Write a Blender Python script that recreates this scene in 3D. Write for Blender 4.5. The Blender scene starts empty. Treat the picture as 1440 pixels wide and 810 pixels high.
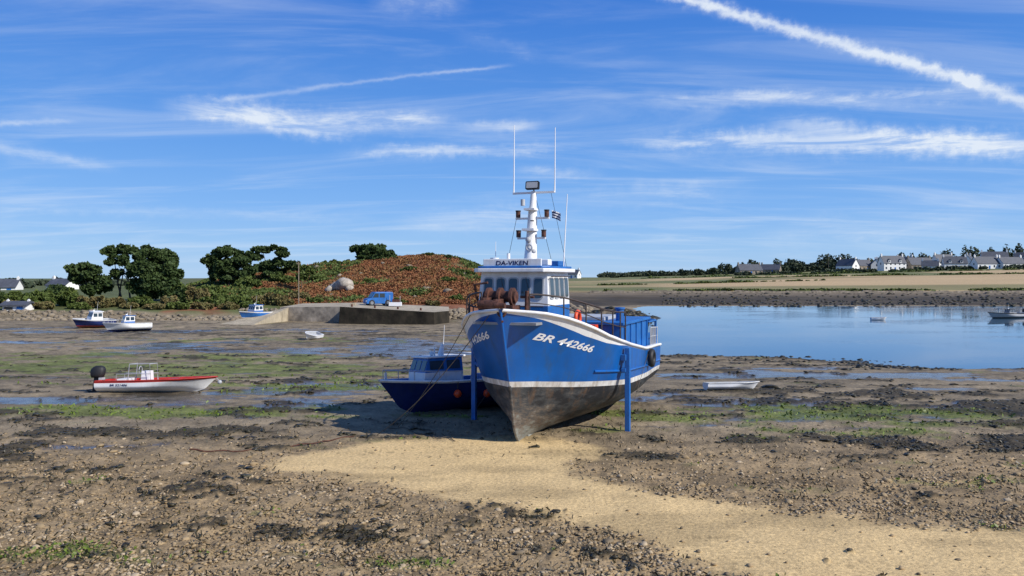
import bpy, math, random
import numpy as np
from mathutils import Vector, Matrix
R=random.Random(7); NR=np.random.RandomState(5)
HC=4.0; FP=1080.0
scene=bpy.context.scene
scene.view_settings.view_transform='Standard'; scene.view_settings.look='None'; scene.view_settings.exposure=0
# ---------------------------------------------------------------- helpers
def ss(a,b,x):
    t=np.clip((np.asarray(x,dtype=float)-a)/(b-a),0,1); return t*t*(3-2*t)
def _h(xi,yi,seed):
    h=(xi.astype(np.int64)*374761393+yi.astype(np.int64)*668265263+seed*1442695041)&0xffffffff
    h=((h^(h>>13))*1274126177)&0xffffffff
    h=(h^(h>>16))&0xffffffff
    return h/4294967296.0
def vn(x,y,seed=0):
    x=np.asarray(x,dtype=float);y=np.asarray(y,dtype=float)
    xi=np.floor(x);yi=np.floor(y);fx=x-xi;fy=y-yi
    fx=fx*fx*(3-2*fx);fy=fy*fy*(3-2*fy)
    a=_h(xi,yi,seed);b=_h(xi+1,yi,seed);c=_h(xi,yi+1,seed);d=_h(xi+1,yi+1,seed)
    return (a*(1-fx)+b*fx)*(1-fy)+(c*(1-fx)+d*fx)*fy
def fbm(x,y,seed=0,oc=4,g=0.55):
    s=0;a=1;t=0
    for i in range(oc):
        s=s+a*vn(x*2**i+i*17.3,y*2**i-i*9.1,seed+i);t+=a;a*=g
    return s/t-0.5
def polar(X,Y):
    rad=np.hypot(X,Y); D=np.maximum(Y,0.3*rad+0.01); q=720+FP*X/D
    return q,D
def base_height(X,Y):
    X=np.asarray(X,dtype=float);Y=np.asarray(Y,dtype=float)
    q,D=polar(X,Y)
    base=-(0.60+0.06*ss(800,930,q))*ss(20,45,D)
    S=np.interp(q,[-2000,0,300,650,700,800,900,3000],[80,82,86,84,95,116,127,127])+1.5*fbm(X/9,Y/9,3)
    dn=np.interp(q,[850,930,1100,1280,1440,2000],[50,47.6,44.3,40.8,38.6,33])+5*fbm(X/7,Y/4,11)
    dip=-0.55*ss(-2,5,D-dn)*(1-ss(-10,0,D-S))*ss(885,940,q+30*fbm(X/5,Y/5,12))
    z=base+dip
    ridge=np.interp(q,[-3000,150,250,300,350,400,450,500,560,600,640,670,700,760,900],[416,414,408,396,388,382,376,371,365,362,366,373,383,402,415])
    rz=np.maximum(4+(390-ridge)*135/FP,0.75)
    zl=-0.62+0.75*ss(0,3.5,D-S)+0.62*ss(3,12,D-S)+(rz-0.75)*ss(94,135,D)*(1-0.7*ss(150,230,D))
    zl=zl+ss(97,104,D)*(1-ss(200,300,D))*(fbm(X/6,Y/6,21)*1.5*np.clip((rz-1)/3,0.1,1))
    fz=np.interp(q,[800,870,950,1100,1250,1440,2200],[3.6,4.0,5.2,8.0,10.4,13.0,14.0])
    zr=-0.66+0.55*np.clip((D-S)/(200-S),0,1)+0.5*ss(202,204,D)+(fz-0.4)*np.clip((D-203)/397,0,1)**0.9
    zr=zr+ss(0,8,D-S)*(1-ss(185,200,D))*fbm(X/8,Y/5,31)*0.6
    w=ss(665,820,q)
    land=zl*(1-w)+zr*w
    z=np.where(D>S,np.maximum(land,z),z)
    return z
def height(X,Y):
    z=base_height(X,Y); q,D=polar(X,Y)
    m=1-ss(70,85,D)
    z=z+m*(0.12*fbm(X/3.5,Y/2.2,41,4)*ss(17,26,D)+0.04*fbm(X/1.1,Y/1.1,42,3))
    z=z+0.9*np.exp(-((q-868)/42)**2-((D-88)/11)**2)*(0.6+1.8*np.clip(fbm(X/2,Y/2,47),-.3,.5))
    return z
def hz(x,y): return float(height(np.array([x]),np.array([y]))[0])
def G(px,py,z=None):
    zz=0.0 if z is None else z
    for _ in range(12):
        d=FP*(HC-zz)/(py-390); x=(px-720)/FP*d
        if z is None: zz=0.5*zz+0.5*hz(x,d)
    return (x,d,zz)
def at(px,D,z=None):
    x=(px-720)/FP*D
    return (x,D,hz(x,D) if z is None else z)

# ---------------------------------------------------------------- materials
def newmat(name):
    m=bpy.data.materials.new(name);m.use_nodes=True
    nt=m.node_tree; b=nt.nodes['Principled BSDF']; return m,nt,b
def mat(name,col,rough=0.6,metal=0.0,var=0.15,scale=4.0,grime=None,gamt=0.0,bump=0.0,bscale=30,spec=0.5,coat=0.0,glo=.5,ghi=.7):
    m,nt,b=newmat(name);N=nt.nodes;L=nt.links
    tc=N.new('ShaderNodeTexCoord')
    no=N.new('ShaderNodeTexNoise');no.inputs['Scale'].default_value=scale;no.inputs['Detail'].default_value=5
    L.new(tc.outputs['Object'],no.inputs['Vector'])
    mr=N.new('ShaderNodeMapRange');mr.inputs[1].default_value=0.3;mr.inputs[2].default_value=0.7
    mr.inputs[3].default_value=1-var;mr.inputs[4].default_value=1+var;L.new(no.outputs['Fac'],mr.inputs[0])
    vm=N.new('ShaderNodeVectorMath');vm.operation='SCALE';vm.inputs[0].default_value=col[:3];L.new(mr.outputs[0],vm.inputs['Scale'])
    out=vm.outputs[0]
    if grime:
        n2=N.new('ShaderNodeTexNoise');n2.inputs['Scale'].default_value=2.4;n2.inputs['Detail'].default_value=8;n2.inputs['Roughness'].default_value=0.72
        mp=N.new('ShaderNodeMapping');mp.inputs['Scale'].default_value=(1.8,1.8,0.3);L.new(tc.outputs['Object'],mp.inputs[0]);L.new(mp.outputs[0],n2.inputs['Vector'])
        m3=N.new('ShaderNodeMapRange');m3.inputs[1].default_value=glo;m3.inputs[2].default_value=ghi;m3.inputs[4].default_value=gamt
        L.new(n2.outputs['Fac'],m3.inputs[0])
        mx=N.new('ShaderNodeMix');mx.data_type='RGBA';L.new(m3.outputs[0],mx.inputs[0]);L.new(out,mx.inputs[6]);mx.inputs[7].default_value=(*grime,1);out=mx.outputs[2]
    L.new(out,b.inputs['Base Color'])
    b.inputs['Roughness'].default_value=rough;b.inputs['Metallic'].default_value=metal
    b.inputs['Specular IOR Level'].default_value=spec
    if coat: b.inputs['Coat Weight'].default_value=coat
    if bump>0:
        bn=N.new('ShaderNodeTexNoise');bn.inputs['Scale'].default_value=bscale;bn.inputs['Detail'].default_value=4;L.new(tc.outputs['Object'],bn.inputs['Vector'])
        bu=N.new('ShaderNodeBump');bu.inputs['Strength'].default_value=bump;bu.inputs['Distance'].default_value=0.05
        L.new(bn.outputs['Fac'],bu.inputs['Height']);L.new(bu.outputs[0],b.inputs['Normal'])
    return m
def island_ramp(name,cols,rough=0.8,spec=0.3,scale=1.0):
    m,nt,b=newmat(name);N=nt.nodes;L=nt.links
    ge=N.new('ShaderNodeNewGeometry');cr=N.new('ShaderNodeValToRGB')
    cr.color_ramp.elements[0].color=(*cols[0],1);cr.color_ramp.elements[1].color=(*cols[-1],1)
    for i,c in enumerate(cols[1:-1]):
        e=cr.color_ramp.elements.new((i+1)/(len(cols)-1));e.color=(*c,1)
    tc=N.new('ShaderNodeTexCoord');no=N.new('ShaderNodeTexNoise');no.inputs['Scale'].default_value=scale;no.inputs['Detail'].default_value=3
    L.new(tc.outputs['Object'],no.inputs['Vector'])
    mr=N.new('ShaderNodeMapRange');mr.inputs[1].default_value=0.3;mr.inputs[2].default_value=0.7;mr.inputs[3].default_value=0.0;mr.inputs[4].default_value=1.0
    L.new(no.outputs['Fac'],mr.inputs[0])
    mi=N.new('ShaderNodeMix');mi.inputs[0].default_value=0.5;L.new(ge.outputs['Random Per Island'],mi.inputs[2]);L.new(mr.outputs[0],mi.inputs[3])
    L.new(mi.outputs[0],cr.inputs[0]);L.new(cr.outputs[0],b.inputs['Base Color'])
    b.inputs['Roughness'].default_value=rough;b.inputs['Specular IOR Level'].default_value=spec
    return m

M={}
M['blue']=mat('hull_blue_paint',(0.005,0.105,0.39),0.33,var=0.16,scale=1.5,grime=(0.03,0.09,0.20),gamt=0.75,bump=0.06,bscale=5,coat=0.1)
M['blue2']=mat('blue_paint',(0.010,0.125,0.41),0.45,var=0.2,scale=3,grime=(0.06,0.11,0.18),gamt=0.5,bump=0.1)
M['navy']=mat('navy_paint',(0.008,0.02,0.10),0.6,var=0.2,grime=(0.03,0.04,0.08),gamt=0.5,spec=.25)
M['white']=mat('white_paint',(0.80,0.80,0.79),0.4,var=0.04,scale=3,grime=(0.5,0.42,0.33),gamt=0.4,bump=0.05)
M['boot']=mat('dirty_boot_stripe',(0.70,0.69,0.66),0.55,var=0.12,scale=3,grime=(0.30,0.24,0.17),gamt=0.8,glo=.44,ghi=.66)
M['whiteclean']=mat('white_lettering',(0.8,0.8,0.8),0.5,var=0.03)
M['black']=mat('black_rubber',(0.015,0.015,0.016),0.6,var=0.2)
M['steel']=mat('galvanised_steel',(0.35,0.36,0.37),0.4,metal=0.8,var=0.2)
M['darksteel']=mat('dark_pipe',(0.05,0.035,0.03),0.6,var=0.4,scale=10)
M['rust']=mat('rusty_iron',(0.085,0.032,0.02),0.75,var=0.6,scale=9,bump=0.4)
M['red']=mat('red_paint',(0.5,0.035,0.025),0.45,var=0.15,grime=(0.25,0.1,0.08),gamt=0.4)
M['orange']=mat('orange_plastic',(0.70,0.07,0.015),0.45,var=0.1)
M['glass']=mat('window_glass',(0.03,0.045,0.055),0.06,var=0.1,spec=0.8)
M['grey']=mat('grey_deck',(0.25,0.26,0.27),0.7,var=0.2)
M['greyp']=mat('grey_paint',(0.42,0.43,0.44),0.5,var=0.1)
M['rope']=mat('rope_fibre',(0.09,0.075,0.055),0.9,var=0.3,scale=20)
M['ropered']=mat('rusty_chain_metal',(0.14,0.055,0.035),0.9,var=0.4,scale=15)
M['slate']=mat('slate_roof',(0.075,0.08,0.095),0.6,var=0.2,scale=1)
M['render']=mat('house_render',(0.80,0.79,0.76),0.8,var=0.05,scale=.5)
M['stonewall']=mat('stone_masonry',(0.26,0.22,0.17),0.9,var=0.5,scale=1.3,bump=0.8,bscale=3)
M['concrete']=mat('concrete',(0.40,0.34,0.24),0.9,var=0.25,scale=.8,grime=(0.14,0.11,0.07),gamt=0.8,bump=0.4,bscale=4)
M['wetstone']=mat('weedy_quay_wall',(0.026,0.021,0.014),0.8,var=0.7,scale=.9,grime=(0.012,0.014,0.007),gamt=0.8,bump=0.9,bscale=3,spec=.2)
M['bark']=mat('bark',(0.10,0.075,0.055),0.9,var=0.3,scale=3,bump=0.6)
M['wood']=mat('weathered_wood',(0.25,0.20,0.14),0.8,var=0.3,scale=5)
def bottom_mat():
    m,nt,b=newmat('worn_antifouling');N=nt.nodes;L=nt.links
    tc=N.new('ShaderNodeTexCoord')
    def nz(sc,scl,det,rg):
        n=N.new('ShaderNodeTexNoise');n.inputs['Scale'].default_value=sc;n.inputs['Detail'].default_value=det;n.inputs['Roughness'].default_value=rg
        mp=N.new('ShaderNodeMapping');mp.inputs['Scale'].default_value=scl;L.new(tc.outputs['Object'],mp.inputs[0]);L.new(mp.outputs[0],n.inputs['Vector']);return n
    n=nz(1.7,(1,0.6,1.9),9,.78)
    sp=N.new('ShaderNodeSeparateXYZ');L.new(tc.outputs['Object'],sp.inputs[0])
    a=N.new('ShaderNodeMapRange');a.inputs[1].default_value=0.0;a.inputs[2].default_value=2.6;a.inputs[3].default_value=0.11;a.inputs[4].default_value=-0.01;L.new(sp.outputs[1],a.inputs[0])
    z=N.new('ShaderNodeMapRange');z.inputs[1].default_value=0.3;z.inputs[2].default_value=1.0;z.inputs[3].default_value=0.11;z.inputs[4].default_value=-0.08;L.new(sp.outputs[2],z.inputs[0])
    s1=N.new('ShaderNodeMath');s1.operation='ADD';L.new(n.outputs[0],s1.inputs[0]);L.new(a.outputs[0],s1.inputs[1])
    s2=N.new('ShaderNodeMath');s2.operation='ADD';L.new(s1.outputs[0],s2.inputs[0]);L.new(z.outputs[0],s2.inputs[1])
    cr=N.new('ShaderNodeValToRGB');e=cr.color_ramp.elements
    e[0].position=0.44;e[0].color=(0.016,0.017,0.02,1);e[1].position=0.88;e[1].color=(0.42,0.42,0.37,1)
    k=e.new(0.56);k.color=(0.06,0.064,0.066,1);k=e.new(0.70);k.color=(0.20,0.21,0.19,1);k=e.new(0.635);k.color=(0.14,0.11,0.085,1)
    L.new(s2.outputs[0],cr.inputs[0])
    # vertical rust and weed runs
    n2=nz(3.2,(1.6,1.6,.22),7,.7);m3=N.new('ShaderNodeMapRange');m3.inputs[1].default_value=.52;m3.inputs[2].default_value=.68;m3.inputs[4].default_value=.75;L.new(n2.outputs[0],m3.inputs[0])
    mx=N.new('ShaderNodeMix');mx.data_type='RGBA';L.new(m3.outputs[0],mx.inputs[0]);L.new(cr.outputs[0],mx.inputs[6]);mx.inputs[7].default_value=(.13,.075,.04,1)
    L.new(mx.outputs[2],b.inputs['Base Color']);b.inputs['Roughness'].default_value=0.65
    bu=N.new('ShaderNodeBump');bu.inputs['Strength'].default_value=0.3;bu.inputs['Distance'].default_value=0.03;L.new(n.outputs[0],bu.inputs['Height']);L.new(bu.outputs[0],b.inputs['Normal'])
    return m
M['bottom']=bottom_mat()

# ---------------------------------------------------------------- mesh builder
class MB:
    def __init__(s): s.v=[];s.f=[];s.m=[];s.sm=[]
    def add(s,vs,fs,mi=0,smooth=False):
        o=len(s.v);s.v.extend([tuple(v) for v in vs])
        for f in fs: s.f.append(tuple(i+o for i in f));s.m.append(mi);s.sm.append(smooth)
    def box(s,c,size,mi=0,rot=0,taper=1.0,shx=0,shy=0):
        hx,hy,hzz=size[0]/2,size[1]/2,size[2]/2;vs=[]
        for z,k in ((-hzz,1),(hzz,taper)):
            for x,y in ((-1,-1),(1,-1),(1,1),(-1,1)):
                X=x*hx*k+(shx if z>0 else 0);Y=y*hy*k+(shy if z>0 else 0)
                vs.append((c[0]+X*math.cos(rot)-Y*math.sin(rot),c[1]+X*math.sin(rot)+Y*math.cos(rot),c[2]+z))
        s.add(vs,[(3,2,1,0),(4,5,6,7),(0,1,5,4),(1,2,6,5),(2,3,7,6),(3,0,4,7)],mi)
    def tube(s,pts,r,n=8,mi=0,cap=True):
        pts=[Vector(p) for p in pts];rs=r if isinstance(r,(list,tuple)) else [r]*len(pts)
        vs=[];fs=[]
        for i,p in enumerate(pts):
            a=pts[max(i-1,0)];b=pts[min(i+1,len(pts)-1)];d=(b-a)
            if d.length<1e-6:d=Vector((0,0,1))
            d.normalize()
            ref=Vector((0,0,1)) if abs(d.z)<0.95 else Vector((0,1,0))
            u=d.cross(ref).normalized();w=d.cross(u)
            for k in range(n):
                t=2*math.pi*k/n;vs.append(p+(u*math.cos(t)+w*math.sin(t))*rs[i])
        for i in range(len(pts)-1):
            for k in range(n):
                a=i*n+k;b=i*n+(k+1)%n;fs.append((a,b,b+n,a+n))
        s.add(vs,fs,mi,True)
        if cap:
            s.add(vs[:n],[tuple(range(n))],mi);s.add(vs[-n:],[tuple(reversed(range(n)))],mi)
    def prism(s,outline,origin,u,v,n,th,mi=0):
        o=Vector(origin);u=Vector(u);v=Vector(v);n=Vector(n);k=len(outline)
        a=[o+u*p[0]+v*p[1] for p in outline];b=[p+n*th for p in a]
        s.add(a+b,[tuple(reversed(range(k))),tuple(range(k,2*k))]+[(i,(i+1)%k,(i+1)%k+k,i+k) for i in range(k)],mi)
    def ball(s,c,r,mi=0,sq=(1,1,1),n=12,k=8):
        vs=[];fs=[]
        for i in range(k+1):
            t=math.pi*i/k
            for j in range(n):
                a=2*math.pi*j/n;vs.append((c[0]+r*sq[0]*math.sin(t)*math.cos(a),c[1]+r*sq[1]*math.sin(t)*math.sin(a),c[2]+r*sq[2]*math.cos(t)))
        for i in range(k):
            for j in range(n):
                fs.append((i*n+j,(i+1)*n+j,(i+1)*n+(j+1)%n,i*n+(j+1)%n))
        s.add(vs,fs,mi,True)
    def torus(s,c,R0,r,axis='y',mi=0,n=20,k=8):
        vs=[];fs=[]
        for i in range(n):
            t=2*math.pi*i/n
            for j in range(k):
                p=2*math.pi*j/k;a=(R0+r*math.cos(p))*math.cos(t);b=(R0+r*math.cos(p))*math.sin(t);h=r*math.sin(p)
                vs.append({'y':(c[0]+a,c[1]+h,c[2]+b),'x':(c[0]+h,c[1]+a,c[2]+b),'z':(c[0]+a,c[1]+b,c[2]+h)}[axis])
        for i in range(n):
            for j in range(k):
                fs.append((i*k+j,((i+1)%n)*k+j,((i+1)%n)*k+(j+1)%k,i*k+(j+1)%k))
        s.add(vs,fs,mi,True)
    def obj(s,name,mats,parent=None,bevel=0,loc=None,rotz=0):
        me=bpy.data.meshes.new(name);me.from_pydata(s.v,[],s.f)
        me.polygons.foreach_set('material_index',s.m);me.polygons.foreach_set('use_smooth',s.sm);me.update()
        for m in mats: me.materials.append(M[m] if isinstance(m,str) else m)
        o=bpy.data.objects.new(name,me);scene.collection.objects.link(o)
        if parent:o.parent=parent
        if loc is not None:o.location=loc
        o.rotation_euler[2]=rotz
        if bevel>0:
            b=o.modifiers.new('bevel','BEVEL');b.width=bevel;b.segments=2;b.limit_method='ANGLE';b.angle_limit=math.radians(40)
        return o
def rrect(w,h,r,n=4):
    pts=[]
    for cx,cy,a0 in ((w/2-r,h/2-r,0),(-w/2+r,h/2-r,90),(-w/2+r,-h/2+r,180),(w/2-r,-h/2+r,270)):
        for i in range(n+1):
            a=math.radians(a0+90*i/n);pts.append((cx+r*math.cos(a),cy+r*math.sin(a)))
    return pts
def empty(name,loc=(0,0,0),rotz=0,rx=0,ry=0):
    e=bpy.data.objects.new(name,None);e.empty_display_size=0.3;scene.collection.objects.link(e)
    e.location=loc;e.rotation_euler=(rx,ry,rotz);return e
def npmesh(name,V,Fq,mats,smooth=False,parent=None):
    V=np.asarray(V,dtype=np.float32);Fq=np.asarray(Fq,dtype=np.int32)
    k=Fq.shape[1];me=bpy.data.meshes.new(name)
    me.vertices.add(len(V));me.vertices.foreach_set('co',V.ravel())
    me.loops.add(Fq.size);me.loops.foreach_set('vertex_index',Fq.ravel())
    me.polygons.add(len(Fq));me.polygons.foreach_set('loop_start',np.arange(0,Fq.size,k,dtype=np.int32))
    me.polygons.foreach_set('loop_total',np.full(len(Fq),k,dtype=np.int32))
    if smooth: me.polygons.foreach_set('use_smooth',np.ones(len(Fq),dtype=bool))
    me.update(calc_edges=True);me.validate()
    for m in mats: me.materials.append(M[m] if isinstance(m,str) else m)
    o=bpy.data.objects.new(name,me);scene.collection.objects.link(o)
    if parent:o.parent=parent
    return o

# ---------------------------------------------------------------- GROUND
def bumps(q,py,lst):
    s=np.zeros_like(q)
    for (cx,cy,sx,sy,a) in lst: s=s+a*np.exp(-((q-cx)/sx)**2-((py-cy)/sy)**2)
    return s
SAND=[(375,652),(430,636),(520,622),(640,617),(760,619),(850,626),(880,642),(810,652),(820,668),(880,685),(960,700),(1080,718),(1200,730),(1330,742),(1450,750),(1700,760),(1900,900),(1250,900),(1110,818),(1000,796),(880,752),(760,722),(640,700),(560,684),(470,668),(395,661)]
SW=np.array([(((a-720)/FP)*FP*4/(b-390),FP*4/(b-390)) for a,b in SAND])
def sand_sd(X,Y):
    out=np.full(X.shape,-9.0);sel=(Y<26)&(Y>2)
    x=X[sel];y=Y[sel];md=np.full(x.shape,1e9);ins=np.zeros(x.shape,bool)
    n=len(SW)
    for i in range(n):
        x1,y1=SW[i];x2,y2=SW[(i+1)%n]
        dx,dy=x2-x1,y2-y1;t=np.clip(((x-x1)*dx+(y-y1)*dy)/(dx*dx+dy*dy),0,1)
        md=np.minimum(md,np.hypot(x-x1-t*dx,y-y1-t*dy))
        c=((y1>y)!=(y2>y))&(x<(x2-x1)*(y-y1)/(y2-y1+1e-12)+x1);ins^=c
    out[sel]=np.where(ins,md,-md);return out
WEED=[(240,612,300,12,.24),(120,600,160,10,.14),(1330,628,150,16,.27),(1130,560,260,16,.24),(1400,575,150,12,.22),(1010,622,70,8,.22),(950,640,90,10,.12),(250,680,330,22,.12),(640,748,330,40,.10),(150,740,300,30,.05),(1250,510,260,7,.27),(1000,500,120,6,.22),(560,600,120,10,.17),(1430,600,60,30,.12),(20,640,140,14,.12),(450,470,300,5,.14),(300,535,350,10,.12),(1200,690,240,20,.05),(450,505,350,8,.12),(200,560,300,6,.13)]
GREEN=[(280,578,290,9,.45),(90,582,160,9,.3),(120,775,120,18,.44),(1010,592,130,14,.42),(1240,606,180,12,.32),(330,520,300,12,.40),(60,515,150,9,.34),(600,795,70,8,.35),(1380,655,150,10,.3),(1160,690,190,14,.22),(1000,720,150,12,.1),(880,575,40,10,.15),(420,545,220,9,.32),(1040,500,90,4,.2),(460,628,60,6,.15),(1300,585,180,10,.28),(200,500,300,7,.32),(400,478,300,4,.22),(1100,575,250,6,.2)]
WET=[(300,487,420,13,.36),(600,492,80,12,.40),(330,545,300,10,.27),(120,560,180,9,.26),(430,560,140,14,.26),(1200,527,300,9,.40),(1050,570,200,16,.22),(60,626,110,5,.38),(1400,747,50,9,.4),(1330,575,240,14,.22),(250,465,400,4,.25),(1100,640,120,5,.2),(300,600,250,5,.15)]
def masks(X,Y):
    z=base_height(X,Y);q,D=polar(X,Y);py=390+FP*(HC-z)/D
    sd=sand_sd(X,Y)
    sand=ss(-.32,.32,sd+0.9*fbm(X/1.6,Y/1.2,51)+0.5*fbm(X/.3,Y/.3,52,3))
    nw=1-ss(14,18,D)
    weed=ss(.04,.17,fbm(X/1.5,Y/1.0,61,5,.62)*(1.15-.40*nw)+.65*nw*fbm(X/.28,Y/.22,64,4,.6)+bumps(q,py,WEED)-0.085-.03*nw)*(1-.97*sand)
    weed=np.maximum(weed,sand*ss(.32,.35,fbm(X/.5,Y/.4,66,4)))
    weed=weed*(py>440)
    green=ss(.04,.24,fbm(X/2.0,Y/1.0,71,5,.62)*1.0+bumps(q,py,GREEN)-.12)*(1-sand)
    wet=ss(.04,.15,fbm(X/4,Y/1.6,81,5,.6)+bumps(q,py,WET)-.16)*(1-sand)*(1-ss(78,84,D))
    return z,q,D,py,sand,weed,green,wet
def build_ground():
    a1=np.radians(np.linspace(-41,41,980));a2=np.radians(np.linspace(41,319,110))[1:-1]
    ang=np.concatenate([a1,a2]);na=len(ang)
    rr=np.exp(np.linspace(math.log(6.5),math.log(2500),800));rr=np.concatenate([[0.5,3],rr]);nr=len(rr)
    A,RR=np.meshgrid(ang,rr);X=(RR*np.sin(A)).ravel();Y=(RR*np.cos(A)).ravel()
    z0,q,D,py,sand,weed,green,wet=masks(X,Y)
    Z=height(X,Y)
    near=1-ss(22,34,D)
    peb=(1-sand)*near
    Z=Z+peb*(0.05*fbm(X/.16,Y/.16,91,3)+0.06*fbm(X/.6,Y/.6,92,3))+sand*(0.02*fbm(X/.5,Y/.3,93,3)+.008*fbm(X/.12,Y/.12,95,2))
    Z=Z+weed*(0.04+0.10*fbm(X/.25,Y/.25,94,3))*(1-ss(60,80,D))-0.02*wet*(1-weed)
    def C(*c): return np.array(c)[None,:]
    n1=(fbm(X/.7,Y/.5,101,5,.65)[:,None]);n2=(fbm(X/6,Y/3,102,4)[:,None]);n3=fbm(X/.13,Y/.13,103,3)[:,None]
    n4=(fbm(X/2.2,Y/1.1,107,5,.6)[:,None])
    col=C(.215,.168,.105)*(1+1.4*n1+1.0*n2+.5*n3)
    k=(1-ss(15,22,D))[:,None];pc=C(.315,.222,.115)*(1+1.3*n1+.9*n4+.8*n3)
    dk=ss(.0,.16,n4);pc=pc*(1-.42*dk)
    col=col*(1-k)+k*pc
    w_=wet[:,None];fard=ss(28,40,D)[:,None]
    col=col*(1-w_)+w_*((1-fard)*col*.45+fard*C(.13,.117,.098)*(1+.8*n1+.6*n4))
    sdk=ss(-.02,.2,fbm(X/2.4,Y/.7,108,4)[:,None])
    sc=C(.64,.455,.215)*(1-.27*sdk)*(1+.25*n1+.15*n3)
    fk=ss(.17,.22,fbm(X/.09,Y/.09,109,2)[:,None])*ss(-.05,.1,n4);sc=sc*(1-.4*fk)
    col=col*(1-sand[:,None])+sand[:,None]*sc
    g=(green*.82)[:,None];col=col*(1-g)+g*C(.125,.155,.028)*(1+1.2*n1+.8*n3)
    w=(weed*.87)[:,None];col=col*(1-w)+w*C(.034,.027,.014)*(1+1.2*n3+.8*n1)
    S=np.interp(q,[-2000,0,300,650,700,800,900,3000],[80,82,86,84,95,116,127,127])
    onl=(ss(0,3,D-S))[:,None]
    left=(1-ss(665,820,q))[:,None]
    hill=ss(86.5,89,D+3*fbm(X/4,Y/4,110))[:,None]
    rust=C(.23,.092,.04)*(1+1.1*fbm(X/2.,Y/2.,111,4)[:,None]);grs=C(.10,.115,.035)*(1+1.0*fbm(X/3,Y/3,112,4)[:,None])
    gm=ss(-.02,.12,fbm(X/7,Y/7,113,3)+np.interp(q,[200,330,400,600],[.4,.16,-.02,-.04]))[:,None]
    lc=C(.22,.175,.11)*(1+.9*fbm(X/1.5,Y/1.5,114,4)[:,None]);lc=lc*(1-hill)+hill*(rust*(1-gm)+grs*gm)
    bt=np.clip((D-S)/(200-S),0,1)[:,None]
    rc=C(.06,.046,.028)*(1+1.5*fbm(X/7,Y/9,121,5)[:,None])
    rc=rc*(1-ss(.45,.95,bt))+ss(.45,.95,bt)*C(.17,.13,.08)*(1+.8*fbm(X/5,Y/5,122,4)[:,None])
    fld=C(.47,.335,.175)*(1+.25*fbm(X/60,Y/25,123,4)[:,None])
    gf=C(.15,.155,.055)*(1+.6*fbm(X/12,Y/30,124,4)[:,None])
    fm=np.clip(ss(203,208,D)*(1-ss(235,245,D))*.75+ss(-.1,.0,fbm(X/90,Y/60,125,2)-.13)+(1-ss(900,980,q+D*.05))*.5+ss(460,500,D)*.9,0,1)[:,None]
    fc=fld*(1-fm)+gf*fm
    o=ss(202,205,D)[:,None];rc=rc*(1-o)+o*fc
    lcol=lc*left+rc*(1-left)
    col=col*(1-onl)+lcol*onl
    sub=(np.where(Z<-.72,1.0,0.0)*(D<S))[:,None]
    col=col*(1-.5*sub)
    col=np.clip(col,.004,.8)
    idx=np.arange(nr*na).reshape(nr,na)
    i0=idx[:-1,:];i1=idx[1:,:];F=np.stack([i0,np.roll(i0,-1,1),np.roll(i1,-1,1),i1],-1).reshape(-1,4)
    F=F[:,::-1]
    m,nt,b=newmat('tidal_ground');N=nt.nodes;L=nt.links
    at_=N.new('ShaderNodeAttribute');at_.attribute_name='Col'
    tc=N.new('ShaderNodeTexCoord')
    n=N.new('ShaderNodeTexNoise');n.inputs['Scale'].default_value=14;n.inputs['Detail'].default_value=5;n.inputs['Roughness'].default_value=.7;L.new(tc.outputs['Object'],n.inputs['Vector'])
    mr=N.new('ShaderNodeMapRange');mr.inputs[1].default_value=.3;mr.inputs[2].default_value=.7;mr.inputs[3].default_value=.62;mr.inputs[4].default_value=1.38;L.new(n.outputs[0],mr.inputs[0])
    vm=N.new('ShaderNodeVectorMath');vm.operation='SCALE';L.new(at_.outputs['Color'],vm.inputs[0]);L.new(mr.outputs[0],vm.inputs['Scale']);L.new(vm.outputs[0],b.inputs['Base Color'])
    n2=N.new('ShaderNodeTexNoise');n2.inputs['Scale'].default_value=3;n2.inputs['Detail'].default_value=4;L.new(tc.outputs['Object'],n2.inputs['Vector'])
    a1_=N.new('ShaderNodeMath');a1_.operation='MULTIPLY_ADD';L.new(at_.outputs['Alpha'],a1_.inputs[0]);a1_.inputs[1].default_value=1.0
    sb=N.new('ShaderNodeMath');sb.operation='SUBTRACT';sb.inputs[1].default_value=.5;L.new(n2.outputs[0],sb.inputs[0]);L.new(sb.outputs[0],a1_.inputs[2])
    rr_=N.new('ShaderNodeMapRange');rr_.inputs[1].default_value=.1;rr_.inputs[2].default_value=.95;rr_.inputs[3].default_value=.92;rr_.inputs[4].default_value=.17;L.new(a1_.outputs[0],rr_.inputs[0]);L.new(rr_.outputs[0],b.inputs['Roughness'])
    b.inputs['Specular IOR Level'].default_value=.33
    bu=N.new('ShaderNodeBump');bu.inputs['Distance'].default_value=.03;L.new(n.outputs[0],bu.inputs['Height'])
    bs=N.new('ShaderNodeMapRange');bs.inputs[3].default_value=.75;bs.inputs[4].default_value=.12;L.new(at_.outputs['Alpha'],bs.inputs[0]);L.new(bs.outputs[0],bu.inputs['Strength']);L.new(bu.outputs[0],b.inputs['Normal'])
    o=npmesh('ground',np.stack([X,Y,Z],1),F,[m],smooth=True)
    ca=o.data.color_attributes.new('Col','FLOAT_COLOR','POINT')
    ca.data.foreach_set('color',np.concatenate([col,wet[:,None]*(1-.7*weed[:,None])*(1-.6*green[:,None])],1).astype(np.float32).ravel())
build_ground()

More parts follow.
